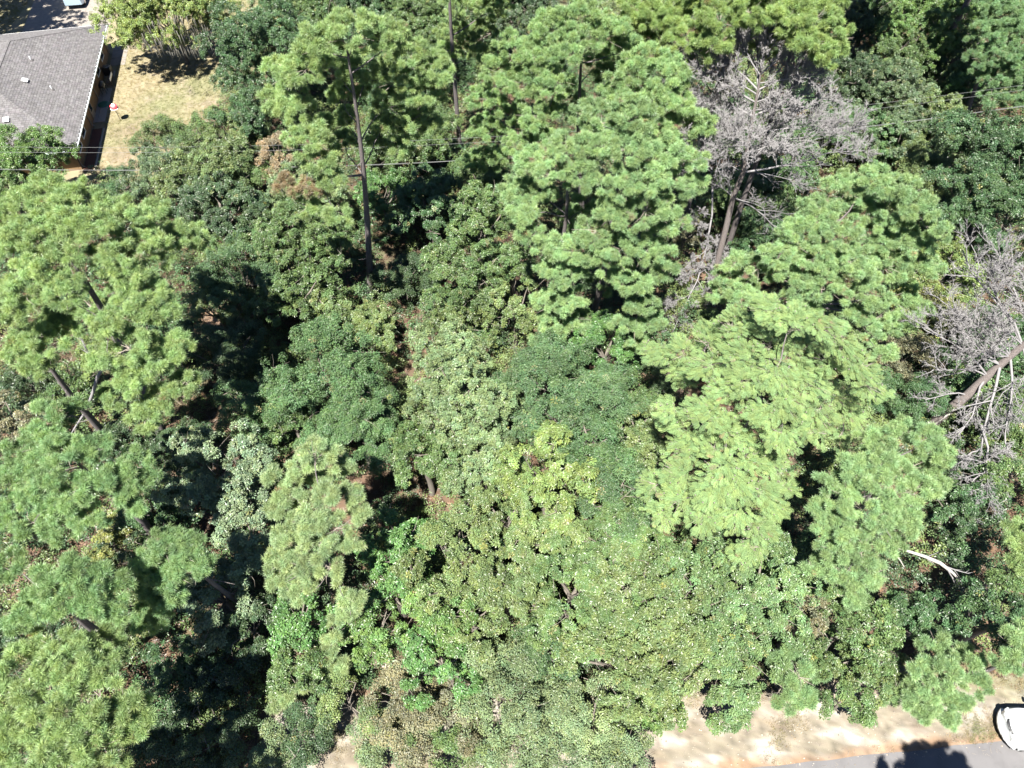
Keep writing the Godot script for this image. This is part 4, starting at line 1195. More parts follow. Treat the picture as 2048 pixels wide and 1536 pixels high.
	pine("pine with a stout dark trunk showing among its boughs, lower left", Vector3(-21.63, 0, -10.09), Vector3(-17.48, 13, -9.41), 0.28, "d", [
		Vector4(-17.57, 12.9, -10.05, 0.79), Vector4(-18.24, 12.85, -9.66, 0.72), Vector4(-16.71, 12.79, -9.68, 0.68), Vector4(-18.58, 12.65, -8.75, 0.71), Vector4(-17.49, 12.9, -8.77, 0.71), Vector4(-19.32, 12.18, -8.51, 0.56),
		Vector4(-15.75, 11.9, -9.09, 0.58), Vector4(-16.37, 12.53, -8.89, 0.6), Vector4(-21.83, 10.27, -11.47, 0.63), Vector4(-16.43, 12.51, -10.19, 0.52), Vector4(-15.81, 11.96, -9.98, 0.52),
	])
	pine("smaller pine standing apart in the dark hollow, right of the stout dark trunk", Vector3(-14.26, 0, -12.48), Vector3(-14.76, 10.5, -12.18), 0.17, "d", [
		Vector4(-15.21, 10.41, -12.1, 0.9), Vector4(-14.2, 10.34, -11.9, 0.81), Vector4(-14.64, 10.04, -11.11, 0.85), Vector4(-16, 9.66, -11.48, 0.82), Vector4(-13.88, 9.94, -11.37, 0.66), Vector4(-15.74, 9.22, -10.73, 0.75),
		Vector4(-15.7, 8.35, -10.13, 0.76), Vector4(-16.73, 6.93, -10.12, 0.65), Vector4(-14.42, 10.43, -12.44, 0.66), Vector4(-14.86, 9.32, -10.47, 0.66), Vector4(-13.65, 9.97, -11.81, 0.51),
	])
	pine("light green pine at the lower left corner", Vector3(-21.77, 0, -5.71), Vector3(-16.77, 12.5, -5.55), 0.26, "y", [
		Vector4(-18.84, 11.35, -7.6, 0.72), Vector4(-17.53, 11.69, -7.7, 0.68), Vector4(-16.43, 11.8, -7.48, 0.6), Vector4(-15.97, 10.86, -8.32, 0.58), Vector4(-15.57, 11.51, -7.37, 0.56), Vector4(-18.73, 11.84, -6.56, 0.7),
		Vector4(-17.3, 12.31, -6.45, 0.74), Vector4(-16.13, 12.31, -6.27, 0.68), Vector4(-15.28, 11.96, -6, 0.65), Vector4(-14.56, 11.24, -5.63, 0.62), Vector4(-14.17, 10.57, -5.58, 0.56), Vector4(-15.34, 12, -5.14, 0.6),
		Vector4(-17.8, 12.33, -5.41, 0.63), Vector4(-14.25, 10.61, -4.96, 0.42), Vector4(-19.11, 8.26, -6.02, 0.64), Vector4(-17.86, 12.08, -4.31, 0.71), Vector4(-15.63, 11.92, -4.33, 0.72), Vector4(-14.99, 11.24, -4.11, 0.67),
		Vector4(-16.5, 11.86, -3.7, 0.74), Vector4(-17.55, 11.67, -3.41, 0.74), Vector4(-14.66, 10.47, -3.72, 0.57), Vector4(-15.5, 11.22, -3.47, 0.66), Vector4(-16.13, 12.41, -5.4, 0.67), Vector4(-15.59, 11.88, -6.82, 0.59),
		Vector4(-16.23, 12.14, -6.85, 0.62), Vector4(-17.17, 12.35, -4.75, 0.66), Vector4(-18.28, 12.12, -4.95, 0.67), Vector4(-16.38, 12.18, -4.29, 0.58),
	])
	pine("largest feathery conifer of bright light green, with small brown cones, right of centre", Vector3(13.82, 0, -21.31), Vector3(12.21, 13, -20), 0.26, "f", [
		Vector4(12.04, 14.5, -22.44, 0.86), Vector4(13.32, 14.5, -21.82, 0.85), Vector4(11.22, 12.61, -23.11, 0.91), Vector4(14.58, 14.5, -21.21, 0.79), Vector4(10.49, 10.68, -23.7, 0.9), Vector4(13.01, 12.1, -22.55, 1.01),
		Vector4(14.32, 12.2, -21.83, 0.99), Vector4(11.28, 12.2, -21.51, 0.99), Vector4(15.44, 12.57, -20.92, 0.87), Vector4(9.24, 9.24, -24.16, 0.94), Vector4(7.94, 8.89, -24.25, 0.78), Vector4(9.95, 10.66, -21.89, 0.93),
		Vector4(12.4, 12.96, -19.74, 0.94), Vector4(14.55, 11.78, -20.15, 0.93), Vector4(15.5, 13.97, -20.44, 0.7), Vector4(16.38, 13.14, -19.9, 0.71), Vector4(10.86, 12.41, -19.55, 0.9), Vector4(9.43, 7.8, -23.51, 0.84),
		Vector4(17.13, 12.14, -19.44, 0.67), Vector4(16.75, 10.11, -20.55, 0.82), Vector4(12.8, 12.29, -18.49, 0.84), Vector4(11.67, 11.92, -18.17, 0.75), Vector4(15.04, 10.86, -18.85, 0.78), Vector4(10.12, 11.68, -19.77, 0.63),
		Vector4(17.59, 8.95, -20.08, 0.68), Vector4(14.38, 10.64, -17.85, 0.72), Vector4(17.52, 7.35, -19.53, 0.64), Vector4(12.74, 10.94, -17.38, 0.71),
	], "cypress_tree")
	pine("feathery light green conifer lower than its neighbour, over the leafy trees near the road", Vector3(11.2, 0, -16.47), Vector3(9.6, 11, -15.74), 0.22, "f", [
		Vector4(9.02, 11.38, -18.51, 0.82), Vector4(8.16, 9.85, -18.91, 0.75), Vector4(10.28, 10.93, -18.23, 0.77), Vector4(11.27, 9.79, -18.07, 0.84), Vector4(9.8, 9.62, -17.89, 0.89), Vector4(8.62, 9.25, -17.82, 0.8),
		Vector4(7.34, 11.51, -18.72, 0.48), Vector4(11.85, 8.99, -17.39, 0.8), Vector4(9.6, 11, -15.74, 0.78), Vector4(7.82, 9.69, -16.18, 0.62), Vector4(13.13, 8.76, -17.24, 0.7), Vector4(6.99, 7.74, -16.66, 0.61),
		Vector4(10.49, 10.55, -14.95, 0.78), Vector4(9.08, 10.51, -14.71, 0.78), Vector4(7.74, 9.34, -15.03, 0.76), Vector4(12.09, 9.27, -15.33, 0.67), Vector4(12.87, 8.12, -15.1, 0.59), Vector4(7.23, 7.96, -14.77, 0.63),
		Vector4(8.74, 9.45, -13.96, 0.65), Vector4(10.29, 9.66, -13.87, 0.65), Vector4(11.76, 8.56, -13.86, 0.62), Vector4(11.3, 8.01, -13.2, 0.52), Vector4(10.86, 7.65, -12.85, 0.42), Vector4(7, 5.45, -18.45, 0.44),
		Vector4(14.06, 7.18, -16.94, 0.46),
	], "cypress_tree")

	# leafy trees and shrubs
	leafy("shade_tree", "yellow-green tree with grey hanging moss, shading the dry lawn", "ros", "yo", -33.01, -68.41, 8.2, 4.63, 3.65, "")
	leafy("leafy_tree", "dense dark green tree along the far side of the lawn", "ros", "dg", -20.63, -57.57, 11, 3.75, 4.33, "leafy trees of the thicket")
	leafy("leafy_tree", "dark bushy tree at the lawn edge, below the densest dark tree", "ros", "dg", -21.37, -50.12, 8, 1.75, 1.84, "leafy trees of the thicket")
	leafy("leafy_tree", "mid-green tree at the top edge, behind the tall pine with rust-brown needles", "ros", "mg", -19.45, -64.78, 9, 3.44, 2.89, "leafy trees of the thicket")
	leafy("leafy_tree", "bright leafy tree covering the near corner of the house", "ros", "bg", -37.78, -46.2, 7, 2.74, 2.3, "leafy trees of the thicket")
	leafy("leafy_tree", "low leafy tree at the left edge, between house and the largest pine", "ros", "mg", -38.83, -43.89, 5.5, 2.01, 1.69, "leafy trees of the thicket")
	leafy("shrub", "loose olive shrub at the near end of the dry lawn", "fine", "ol", -30.08, -52.15, 4.2, 1.88, 1.58, "shrubs of the thicket")
	leafy("shrub", "wispy green shrub on the lawn's right-hand margin", "fine", "mg", -26.88, -52.18, 4.6, 1.7, 1.61, "shrubs of the thicket")
	leafy("leafy_tree", "olive-green rounded tree left of the rust-brown foliage", "ros", "ol", -22.33, -50.09, 6.5, 2.54, 2.4, "leafy trees of the thicket")
	leafy("shrub", "dark shrub beside the house's mulch strip, near the wires", "fine", "dg", -31, -46, 4.2, 1.52, 1.28, "shrubs of the thicket")
	leafy("leafy_tree", "greyish green tree between the lawn and the largest pine", "ros", "gr", -26.84, -45.32, 6.5, 2.57, 2.16, "leafy trees of the thicket")
	leafy("leafy_tree", "dull olive tree left of the lot, above a shaded hollow", "ros", "ol", -22.64, -43.88, 7.5, 3.05, 2.72, "leafy trees of the thicket")
	leafy("leafy_tree", "small green tree just left of the rust-needled pine boughs", "fine", "mg", -20.47, -45.6, 6, 1.95, 1.64, "leafy trees of the thicket")
	leafy("dead_leaf_tree", "rust-brown tree with dead leaves behind the tall pine's left boughs", "ros", "ru", -18.69, -46.51, 7, 1.64, 2.07, "trees with dead brown leaves")
	leafy("leafy_tree", "dark green tree at the top edge, above the tall pine's crown", "ros", "dg", -13.63, -65.66, 9, 3.71, 3.12, "leafy trees of the thicket")
	leafy("leafy_tree", "mid-green tree at the top edge, left of the thin bare trunk", "ros", "mg", -8.43, -64.14, 9, 3.44, 3.25, "leafy trees of the thicket")
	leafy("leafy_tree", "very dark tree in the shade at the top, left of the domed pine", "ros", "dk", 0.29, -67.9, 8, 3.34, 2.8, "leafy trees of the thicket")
	leafy("leafy_tree", "green tree seen between the two bare pine trunks, far row", "ros", "dg", -10.05, -58.39, 6, 3.14, 2.64, "leafy trees of the thicket")
	leafy("leafy_tree", "leafy tree under the wires, between the two bare pine trunks", "ros", "mg", -6.82, -51.54, 5, 2.02, 1.7, "leafy trees of the thicket")
	leafy("leafy_tree", "leafy tree right of the tall pine's trunk at the wires", "ros", "mg", -9.25, -49.72, 6, 3.1, 2.6, "leafy trees of the thicket")
	leafy("leafy_tree", "shaded leafy tree beneath the domed pine", "fine", "mg", -2.09, -44.1, 6, 2.52, 2.11, "leafy trees of the thicket")
	leafy("leafy_tree", "vivid green young tree right beside the tall bare trunk", "ros", "vb", -9.95, -43.3, 5.5, 2, 1.68, "leafy trees of the thicket")
	leafy("leafy_tree", "dark fine-leaved tree right of the vivid young tree", "ros", "dg", -6.17, -41.65, 6.5, 2.64, 2.49, "leafy trees of the thicket")
	leafy("leafy_tree", "pale leafy tree beneath the rust-needled pine boughs", "ros", "pl", -15.32, -43.1, 6, 2.69, 2.26, "leafy trees of the thicket")
	leafy("leafy_tree", "mid-green spreading tree, left of the tall bare trunk", "ros", "mg", -14.83, -36.68, 7.5, 2.62, 2.34, "leafy trees of the thicket")
	leafy("leafy_tree", "leafy tree touching the tall bare trunk on its left side", "ros", "mg", -12.98, -36.62, 6.5, 1.97, 1.76, "leafy trees of the thicket")
	leafy("leafy_tree", "green tree above the russet hollow, left part of the lot", "ros", "mg", -14.54, -32.42, 6.5, 2.18, 1.83, "leafy trees of the thicket")
	leafy("leafy_tree", "olive leafy tree below the foot of the tall bare trunk's left", "ros", "ol", -12.63, -31.43, 5, 1.76, 1.47, "leafy trees of the thicket")
	leafy("shrub", "dark shaded shrub right of the tall pine's foot", "fine", "dk", -7.66, -35.85, 4.2, 1.99, 1.67, "shrubs of the thicket")
	leafy("shrub", "yellowish shrub in front of the tall pine's foot", "ros", "py", -9.61, -31.16, 3.6, 1.9, 1.49, "shrubs of the thicket")
	leafy("leafy_tree", "pointed green tree rising in the centre, top of its group", "ros", "mg", -2.31, -36.15, 10, 2.01, 2.53, "leafy trees of the thicket")
	leafy("leafy_tree", "broad green tree in front of the pointed tree", "ros", "mg", -3.15, -33.24, 7.5, 2.51, 2.24, "leafy trees of the thicket")
	leafy("leafy_tree", "narrow green tree between the pointed tree and the slender pine", "ros", "mg", -0.14, -34.43, 7, 1.63, 1.54, "leafy trees of the thicket")
	leafy("leafy_tree", "tree with yellowing leaves left of the slender pine", "ros", "py", 0.2, -31.36, 6, 1.83, 1.63, "leafy trees of the thicket")
	leafy("shrub", "low olive shrub below the broad green tree in the centre", "ros", "ol", -3.19, -31.19, 4.5, 1.87, 1.47, "shrubs of the thicket")
	leafy("leafy_tree", "broad rounded green tree in the left half of the lot, below the russet hollow", "fine", "gn", -11.29, -24.54, 7.5, 3.17, 2.66, "leafy trees of the thicket")
	leafy("leafy_tree", "rounded green tree right of the grey-green pine's top", "fine", "gn", -8.94, -21.98, 6.5, 2.5, 2.1, "leafy trees of the thicket")
	leafy("leafy_tree", "green tree above the grey-green pine's left side", "ros", "mg", -12.92, -22.5, 5.5, 1.64, 1.38, "leafy trees of the thicket")
	leafy("leafy_tree", "pale green tree in the middle, under the low olive shrub", "ros", "pl", -3.86, -26.85, 6.5, 2.03, 1.7, "leafy trees of the thicket")
	leafy("leafy_tree", "large pale green tree in the middle of the lot", "ros", "pl", -3.06, -22.99, 7.5, 2.8, 2.5, "leafy trees of the thicket")
	leafy("leafy_tree", "mid-green tree lower left of the large pale tree", "ros", "mg", -4.99, -20.02, 6, 2.01, 1.68, "leafy trees of the thicket")
	leafy("leafy_tree", "pale leafy tree between the large pale tree and the lime one", "ros", "pl", -1.82, -19.69, 6, 2, 1.68, "leafy trees of the thicket")
	leafy("leafy_tree", "dark bluish fine-leaved tree below the slender pine", "fine", "bl", 1.99, -25.3, 7.5, 2.57, 2.16, "leafy trees of the thicket")
	leafy("leafy_tree", "dark fine-leaved tree just above the lime-green tree", "fine", "bl", 2.74, -21.81, 7.5, 1.94, 1.73, "leafy trees of the thicket")
	leafy("leafy_tree", "dark fine-leaved tree below the vivid green tree, centre right", "fine", "bl", 5.25, -22.99, 7.5, 1.92, 1.71, "leafy trees of the thicket")
	leafy("leafy_tree", "fine-leaved tree touching the lime-green tree on its upper right", "fine", "gn", 4.66, -20.18, 7, 1.74, 1.55, "leafy trees of the thicket")
	leafy("leafy_tree", "vivid green tree beneath the tallest centre pine's lowest boughs", "ros", "vb", 6.13, -28.16, 6, 2.08, 1.86, "leafy trees of the thicket")
	leafy("leafy_tree", "small dark green tree left of the largest feathery conifer", "fine", "mg", 7.08, -23.88, 6, 1.5, 1.26, "leafy trees of the thicket")
	leafy("leafy_tree", "olive tree touching the lower feathery conifer's left side", "ros", "ol", 7.32, -20.9, 6.5, 1.72, 1.44, "leafy trees of the thicket")
	leafy("leafy_tree", "yellow-green tree, yellowest crown of the lower centre", "ros", "li", 1.9, -17.87, 8, 2.28, 2.04, "leafy trees of the thicket")
	leafy("leafy_tree", "fine dark tree right of the lime-green tree", "fine", "bl", 5.53, -17.01, 7, 2.01, 1.69, "leafy trees of the thicket")
	leafy("leafy_tree", "olive leafy tree below the lime-green tree's left side", "ros", "ol", -0.37, -16.02, 6.5, 1.87, 1.57, "leafy trees of the thicket")
	leafy("leafy_tree", "yellowish leafy tree right below the lime-green tree", "ros", "py", 2.22, -14.66, 7, 1.81, 1.52, "leafy trees of the thicket")
	leafy("leafy_tree", "green leafy tree beneath the lower feathery conifer's left tip", "ros", "mg", 5.84, -14.48, 7, 2.07, 1.74, "leafy trees of the thicket")
	leafy("leafy_tree", "wide yellowish green tree in the lower centre left", "ros", "py", -2.63, -13.32, 7.5, 2.4, 2.01, "leafy trees of the thicket")
	leafy("leafy_tree", "olive leafy tree in the middle of the lower lot", "ros", "ol", -0.1, -12.09, 7, 1.99, 1.67, "leafy trees of the thicket")
	leafy("leafy_tree", "mid-green spreading tree in the lower centre", "ros", "mg", 2.85, -11.76, 7.5, 2.34, 1.96, "leafy trees of the thicket")
	leafy("leafy_tree", "wide olive-green tree in the lower centre right", "ros", "ol", 6.02, -11.5, 7.5, 2.45, 1.93, "leafy trees of the thicket")
	leafy("leafy_tree", "shiny dark-leaved tree under the lower feathery conifer's tip", "ros", "sh", 9.43, -12.2, 7, 2.38, 2, "leafy trees of the thicket")
	leafy("leafy_tree", "shiny-leaved green tree left of the pale pine's lower end", "ros", "sh", 12.14, -12.16, 7, 2.25, 1.89, "leafy trees of the thicket")
	leafy("leafy_tree", "shiny-leaved tree hanging over the sandy shoulder", "ros", "sh", 10.42, -9.51, 6, 2.2, 1.85, "leafy trees of the thicket")
	leafy("shrub", "leafy boughs hanging lowest over the sandy shoulder, centre right", "ros", "mg", 10.74, -7.27, 3.2, 1.11, 0.93, "shrubs of the thicket")
	leafy("leafy_tree", "olive-green tree along the shoulder left of the shiny-leaved overhang", "ros", "ol", 7.42, -9.04, 6, 2.18, 1.83, "leafy trees of the thicket")
	leafy("leafy_tree", "yellow-green tree near the road, lower centre", "ros", "py", 4.72, -8.78, 6, 2.05, 1.72, "leafy trees of the thicket")
	leafy("leafy_tree", "bluish green tree beside the dark gap in the lower centre", "fine", "bl", 1.62, -9.54, 5.5, 1.72, 1.44, "leafy trees of the thicket")
	leafy("leafy_tree", "silvery green shrubby tree by the road, lower centre left", "fine", "sv", 0.38, -7.16, 5.5, 2.51, 2.11, "leafy trees of the thicket")
	leafy("leafy_tree", "silvery green shrubby tree by the road, below the yellow-green one", "fine", "sv", 3.94, -6.52, 5, 2.02, 1.69, "leafy trees of the thicket")
	leafy("shrub", "low silvery shrub spilling over the sandy shoulder", "fine", "sv", 5.14, -5.37, 3.6, 1.43, 1.2, "shrubs of the thicket")
	leafy("shrub", "silvery shrub touching the bottom edge, lower centre", "fine", "sv", 1.78, -5.1, 4.2, 1.64, 1.38, "shrubs of the thicket")
	leafy("leafy_tree", "glossy vivid green tree right of the grey-green pine", "big", "vb", -5.94, -14.85, 6, 1.72, 1.63, "leafy trees of the thicket")
	leafy("leafy_tree", "glossy green tree under the vivid one, lower left of the lot", "big", "vb", -6.01, -12.51, 5.5, 1.54, 1.38, "leafy trees of the thicket")
	leafy("leafy_tree", "vivid green bush-like tree below the grey-green pine", "big", "vb", -10.76, -11.11, 5, 1.57, 1.32, "leafy trees of the thicket")
	leafy("shrub", "mid-green shrub under the pine's lowest curved bough", "ros", "mg", -10.46, -8.99, 4.5, 1.28, 1.08, "shrubs of the thicket")
	leafy("leafy_tree", "bright green tree left of the yellowish wide tree, lower centre", "big", "bg", -3.83, -10.88, 6, 1.74, 1.55, "leafy trees of the thicket")
	leafy("leafy_tree", "bright small tree right of the pine's curved bough", "big", "bg", -6.82, -10.19, 5, 1.24, 1.11, "leafy trees of the thicket")
	leafy("leafy_tree", "bright green leafy tree above the olive roadside thicket", "big", "vb", -3.5, -8.86, 5.5, 1.82, 1.53, "leafy trees of the thicket")
	leafy("leafy_tree", "yellowish leafy tree beside the dark gap, lower centre left", "ros", "py", -1.82, -10.56, 6, 1.47, 1.32, "leafy trees of the thicket")
	leafy("shrub", "thin olive shrub at the lower left, by the curved pine bough", "fine", "ol", -8, -7.39, 3.4, 1.48, 1.17, "shrubs of the thicket")
	leafy("shrub", "half-dry olive thicket with bare twigs near the road", "fine", "dr", -5.52, -7.18, 3.6, 1.85, 1.46, "shrubs of the thicket")
	leafy("shrub", "half-dry brownish shrub left of the silvery trees", "fine", "dr", -3.04, -6.74, 3.4, 1.72, 1.35, "shrubs of the thicket")
	leafy("shrub", "pale green shrub at the bottom edge, lower left", "fine", "sv", -6.44, -5.95, 2.8, 1.34, 1.06, "shrubs of the thicket")
	leafy("shrub", "green shrub at the bottom edge, below the half-dry thicket", "fine", "mg", -3.74, -5.65, 2.8, 1.41, 1.11, "shrubs of the thicket")
	leafy("shrub", "olive shrub at the bottom edge, left of the silvery shrub", "fine", "ol", -1.41, -5.4, 3.2, 1.32, 1.04, "shrubs of the thicket")
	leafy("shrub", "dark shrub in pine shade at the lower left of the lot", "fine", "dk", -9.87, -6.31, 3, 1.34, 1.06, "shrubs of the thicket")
	leafy("leafy_tree", "leafy tree right of the small soft pine, below the pale pine", "ros", "mg", 16.5, -10.24, 6, 2.11, 1.88, "leafy trees of the thicket")
	leafy("leafy_tree", "olive leafy tree beside the black gap, lower right", "ros", "ol", 17.74, -9.03, 4.5, 1.49, 1.25, "leafy trees of the thicket")
	leafy("shrub", "leafy boughs overhanging the shoulder, lower right", "ros", "mg", 16.79, -7.64, 3.2, 1.24, 1.04, "shrubs of the thicket")
	leafy("leafy_tree", "tree with brownish leaves between the shiny-leaved tree and pale pine", "ros", "dr", 14.61, -10.92, 5.5, 1.25, 1.18, "leafy trees of the thicket")
	leafy("leafy_tree", "dark green tree under the fallen bare limb", "ros", "dg", 20.67, -11.72, 4.2, 1.19, 1, "leafy trees of the thicket")
	leafy("leafy_tree", "small dark green tree below the fallen limb, next to the black gap", "ros", "dg", 21.43, -11.2, 4.4, 1.18, 0.99, "leafy trees of the thicket")
	leafy("leafy_tree", "dense dark green tree at the right, above the small roadside pine", "ros", "dg", 23.58, -10.73, 6.5, 1.66, 1.39, "leafy trees of the thicket")
	leafy("leafy_tree", "dark green tree above the fallen bare limb", "ros", "dg", 24.83, -17.16, 4, 1.07, 0.9, "leafy trees of the thicket")
	leafy("leafy_tree", "leafy tree at the right edge, left of the bright pine bough", "ros", "mg", 24.44, -11.86, 6.5, 1.49, 1.25, "leafy trees of the thicket")
	leafy("leafy_tree", "large dark green tree on the right edge, below the wires", "ros", "dg", 34.41, -42.61, 10, 3.46, 3.08, "leafy trees of the thicket")
	leafy("leafy_tree", "dark leafy tree at the right edge, above the bare fallen tree", "ros", "dg", 34.5, -37.86, 8, 2.45, 2.06, "leafy trees of the thicket")
	leafy("leafy_tree", "dark green tree next to the wide pale pine's right side", "ros", "dg", 32.35, -39.95, 7, 1.81, 1.52, "leafy trees of the thicket")
	leafy("leafy_tree", "greyish olive tree crossed by the wires on the right", "ros", "gr", 33.4, -56.79, 6, 3.09, 2.6, "leafy trees of the thicket")
	leafy("leafy_tree", "green loose tree right of the dead tree, beneath the wires", "ros", "gn", 29.48, -52.04, 5.5, 2.75, 2.31, "leafy trees of the thicket")
	leafy("leafy_tree", "grey-green shrubby tree right of the dead tree's lower limbs", "ros", "gr", 32.41, -50.63, 5.5, 2.71, 2.28, "leafy trees of the thicket")
	leafy("leafy_tree", "yellowish leafy tree under the wires at the right", "ros", "py", 35.29, -52.55, 6, 2.32, 2.19, "leafy trees of the thicket")
	leafy("shrub", "yellow-olive shrub above the wide pale pine's right side", "fine", "py", 33.36, -46.66, 5, 2.63, 2.21, "shrubs of the thicket")
	leafy("leafy_tree", "dark shaded tree below the dark leaning trunk", "ros", "dk", 30.94, -58.23, 6, 2.44, 2.05, "leafy trees of the thicket")
	leafy("leafy_tree", "shaded dark tree behind the dark leaning trunk at the top", "ros", "dk", 32.28, -67.22, 7, 2.86, 2.41, "leafy trees of the thicket")
	leafy("leafy_tree", "bright leafy tree between the two leaning trunks at the top right", "ros", "bg", 38.25, -66.81, 8, 3.8, 3.19, "leafy trees of the thicket")
	leafy("leafy_tree", "leafy tree left of the stout pale trunk's foot", "ros", "mg", 35.85, -62.41, 6, 2.54, 2.13, "leafy trees of the thicket")
	leafy("leafy_tree", "leafy tree right of the stout pale trunk", "ros", "mg", 41.66, -64.24, 5, 2.62, 2.2, "leafy trees of the thicket")
	leafy("leafy_tree", "leafy tree behind the stout pale trunk at the top edge", "ros", "mg", 44.48, -69.16, 7, 2.91, 2.45, "leafy trees of the thicket")
	leafy("shrub", "vivid green shrub left of the blue-green pine", "ros", "vb", 42.18, -60.99, 4, 2.09, 1.76, "shrubs of the thicket")
	leafy("leafy_tree", "yellow-green tree between the pale pine and the fallen dead tree", "ros", "li", 30.55, -35.7, 5, 2.14, 1.8, "leafy trees of the thicket")
	leafy("shrub", "lime-green shrub above the fallen dead tree's upper twigs", "ros", "li", 32.88, -37.78, 5, 1.63, 1.37, "shrubs of the thicket")
	leafy("shrub", "yellowing shrub left of the fallen dead tree", "ros", "yt", 29.11, -33.25, 4, 2.11, 1.78, "shrubs of the thicket")
	leafy("shrub", "brownish dry shrub right of the largest feathery conifer", "fine", "dr", 26.07, -28.95, 3.5, 1.85, 1.46, "shrubs of the thicket")
	leafy("shrub", "dark shrub between the feathery conifer and the fallen tree's broken end", "fine", "dg", 24.82, -25.47, 4, 1.92, 1.61, "shrubs of the thicket")
	leafy("shrub", "dark green shrub beneath the fallen dead tree's middle", "ros", "dg", 32.99, -29.98, 3.5, 2.73, 1.68, "shrubs of the thicket")
	leafy("shrub", "green shrub under the fallen dead tree's lower limbs", "ros", "mg", 31.01, -24.53, 4, 2.54, 1.92, "shrubs of the thicket")
	leafy("shrub", "dark shrub below the fallen dead tree's lowest twigs", "ros", "dg", 27.25, -20.03, 3.5, 2.11, 1.66, "shrubs of the thicket")
	leafy("shrub", "mid-green shrub at the right edge, beneath the dead twigs", "ros", "mg", 29.31, -19.41, 4.5, 1.75, 1.47, "shrubs of the thicket")
	leafy("leafy_tree", "green tree around the foot of the standing dead tree", "ros", "mg", 18.98, -44.77, 4.5, 2.99, 2.16, "leafy trees of the thicket")
	leafy("leafy_tree", "leafy tree behind the standing dead tree's right limb", "ros", "gn", 22.18, -48.82, 5, 2.9, 2.4, "leafy trees of the thicket")
	leafy("leafy_tree", "dark leafy tree behind the standing dead tree's trunk", "ros", "dg", 18.48, -53.99, 5, 2.6, 2.19, "leafy trees of the thicket")
	leafy("leafy_tree", "dark tree at the right tips of the standing dead tree", "ros", "dg", 25.9, -54.45, 5, 2.39, 2.01, "leafy trees of the thicket")
	leafy("shrub", "dark green shrub right of the standing dead tree's foot", "ros", "dg", 19.37, -40.47, 4, 2.3, 1.92, "shrubs of the thicket")
	leafy("dead_leaf_tree", "small brownish tree with withered leaves, left of the standing dead tree's foot", "ros", "dr", 13.04, -40.54, 4, 1.29, 1.22, "trees with dead brown leaves")
	leafy("shrub", "green shrub right of the hanging dead treetop", "ros", "mg", 14.57, -31.13, 4, 1.71, 1.44, "shrubs of the thicket")
	leafy("shrub", "dark shrub in the shade left of the largest feathery conifer", "fine", "dk", 9.74, -26.4, 4.5, 1.43, 1.2, "shrubs of the thicket")
	leafy("leafy_tree", "dark broadleaf tree beside the largest pine's right tip", "ros", "dk", -20.72, -39.34, 7.5, 2.71, 2.42, "leafy trees of the thicket")
	leafy("leafy_tree", "bluish fine-leaved tree left of the lot's middle-left tree", "fine", "bl", -18.36, -34.11, 6.5, 2.41, 2.15, "leafy trees of the thicket")
	leafy("leafy_tree", "olive leafy tree near the bare sandy patch at the left", "ros", "ol", -19.69, -31.81, 5.5, 1.96, 1.64, "leafy trees of the thicket")
	leafy("leafy_tree", "leafy tree above the bluish one, left of the lot", "ros", "mg", -19.26, -36.86, 6, 1.77, 1.49, "leafy trees of the thicket")
	leafy("leafy_tree", "dark tree in shade, left of the broad rounded tree", "fine", "dk", -18.17, -27.76, 5.5, 2.26, 1.89, "leafy trees of the thicket")
	leafy("leafy_tree", "green tree left of the rounded trees, above the glossy pale-leaved tree", "fine", "gn", -15.56, -22.93, 6, 1.72, 1.45, "leafy trees of the thicket")
	leafy("leafy_tree", "glossy pale-leaved tree between the left pines and the grey-green pine", "big", "gl", -16.34, -18.77, 7.5, 2.34, 2.09, "leafy trees of the thicket")
	leafy("leafy_tree", "glossy small tree right next to the grey-green pine's left side", "big", "gl", -14.44, -16.91, 6, 1.22, 1.09, "leafy trees of the thicket")
	leafy("leafy_tree", "pale-leaved tree in the dark hollow left of the grey-green pine", "big", "gl", -13.93, -14.89, 5.5, 1.46, 1.23, "leafy trees of the thicket")
	leafy("leafy_tree", "half-shaded pale-leaved tree beside the outlying pine boughs", "big", "gl", -14.98, -12.07, 5.5, 1.92, 1.62, "leafy trees of the thicket")
	leafy("shrub", "dark shrub left of the vivid green bush, lower left", "ros", "dk", -13.47, -10.84, 4, 1.29, 1.08, "shrubs of the thicket")
	leafy("shrub", "lime-green shrub peeping between the left pines' boughs", "ros", "li", -26.55, -28.03, 5, 1.45, 1.22, "shrubs of the thicket")
	leafy("shrub", "green shrub below the dark trunk at the left edge", "ros", "mg", -28.42, -26.1, 4.5, 1.59, 1.34, "shrubs of the thicket")
	leafy("leafy_tree", "yellow-brown leafy tree at the left edge, above the bluish pine", "ros", "dr", -28.66, -21.58, 7, 1.57, 1.4, "leafy trees of the thicket")
	leafy("shrub", "shrub with yellow leaves between the left pines' lower boughs", "ros", "yt", -22.33, -15.78, 4, 1.39, 1.17, "shrubs of the thicket")
	leafy("shrub", "small pale shrub at the corner of the lot, beside the dirt edge", "fine", "sv", -11.71, -5.46, 2.6, 1.02, 0.85, "shrubs of the thicket")
	leafy("shrub", "bright low shrub on the sandy shoulder, left of the overhang", "ros", "bg", 7.39, -7.27, 2.4, 1, 0.73, "shrubs of the thicket")
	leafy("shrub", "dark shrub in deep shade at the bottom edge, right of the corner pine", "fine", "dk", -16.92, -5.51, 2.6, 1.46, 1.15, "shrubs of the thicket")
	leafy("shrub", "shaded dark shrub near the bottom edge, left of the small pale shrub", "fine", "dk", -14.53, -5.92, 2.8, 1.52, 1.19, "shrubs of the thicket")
	leafy("shrub", "dark shrub in the black hollow, lower left", "ros", "dk", -15.64, -7.7, 3, 1.5, 1.18, "shrubs of the thicket")
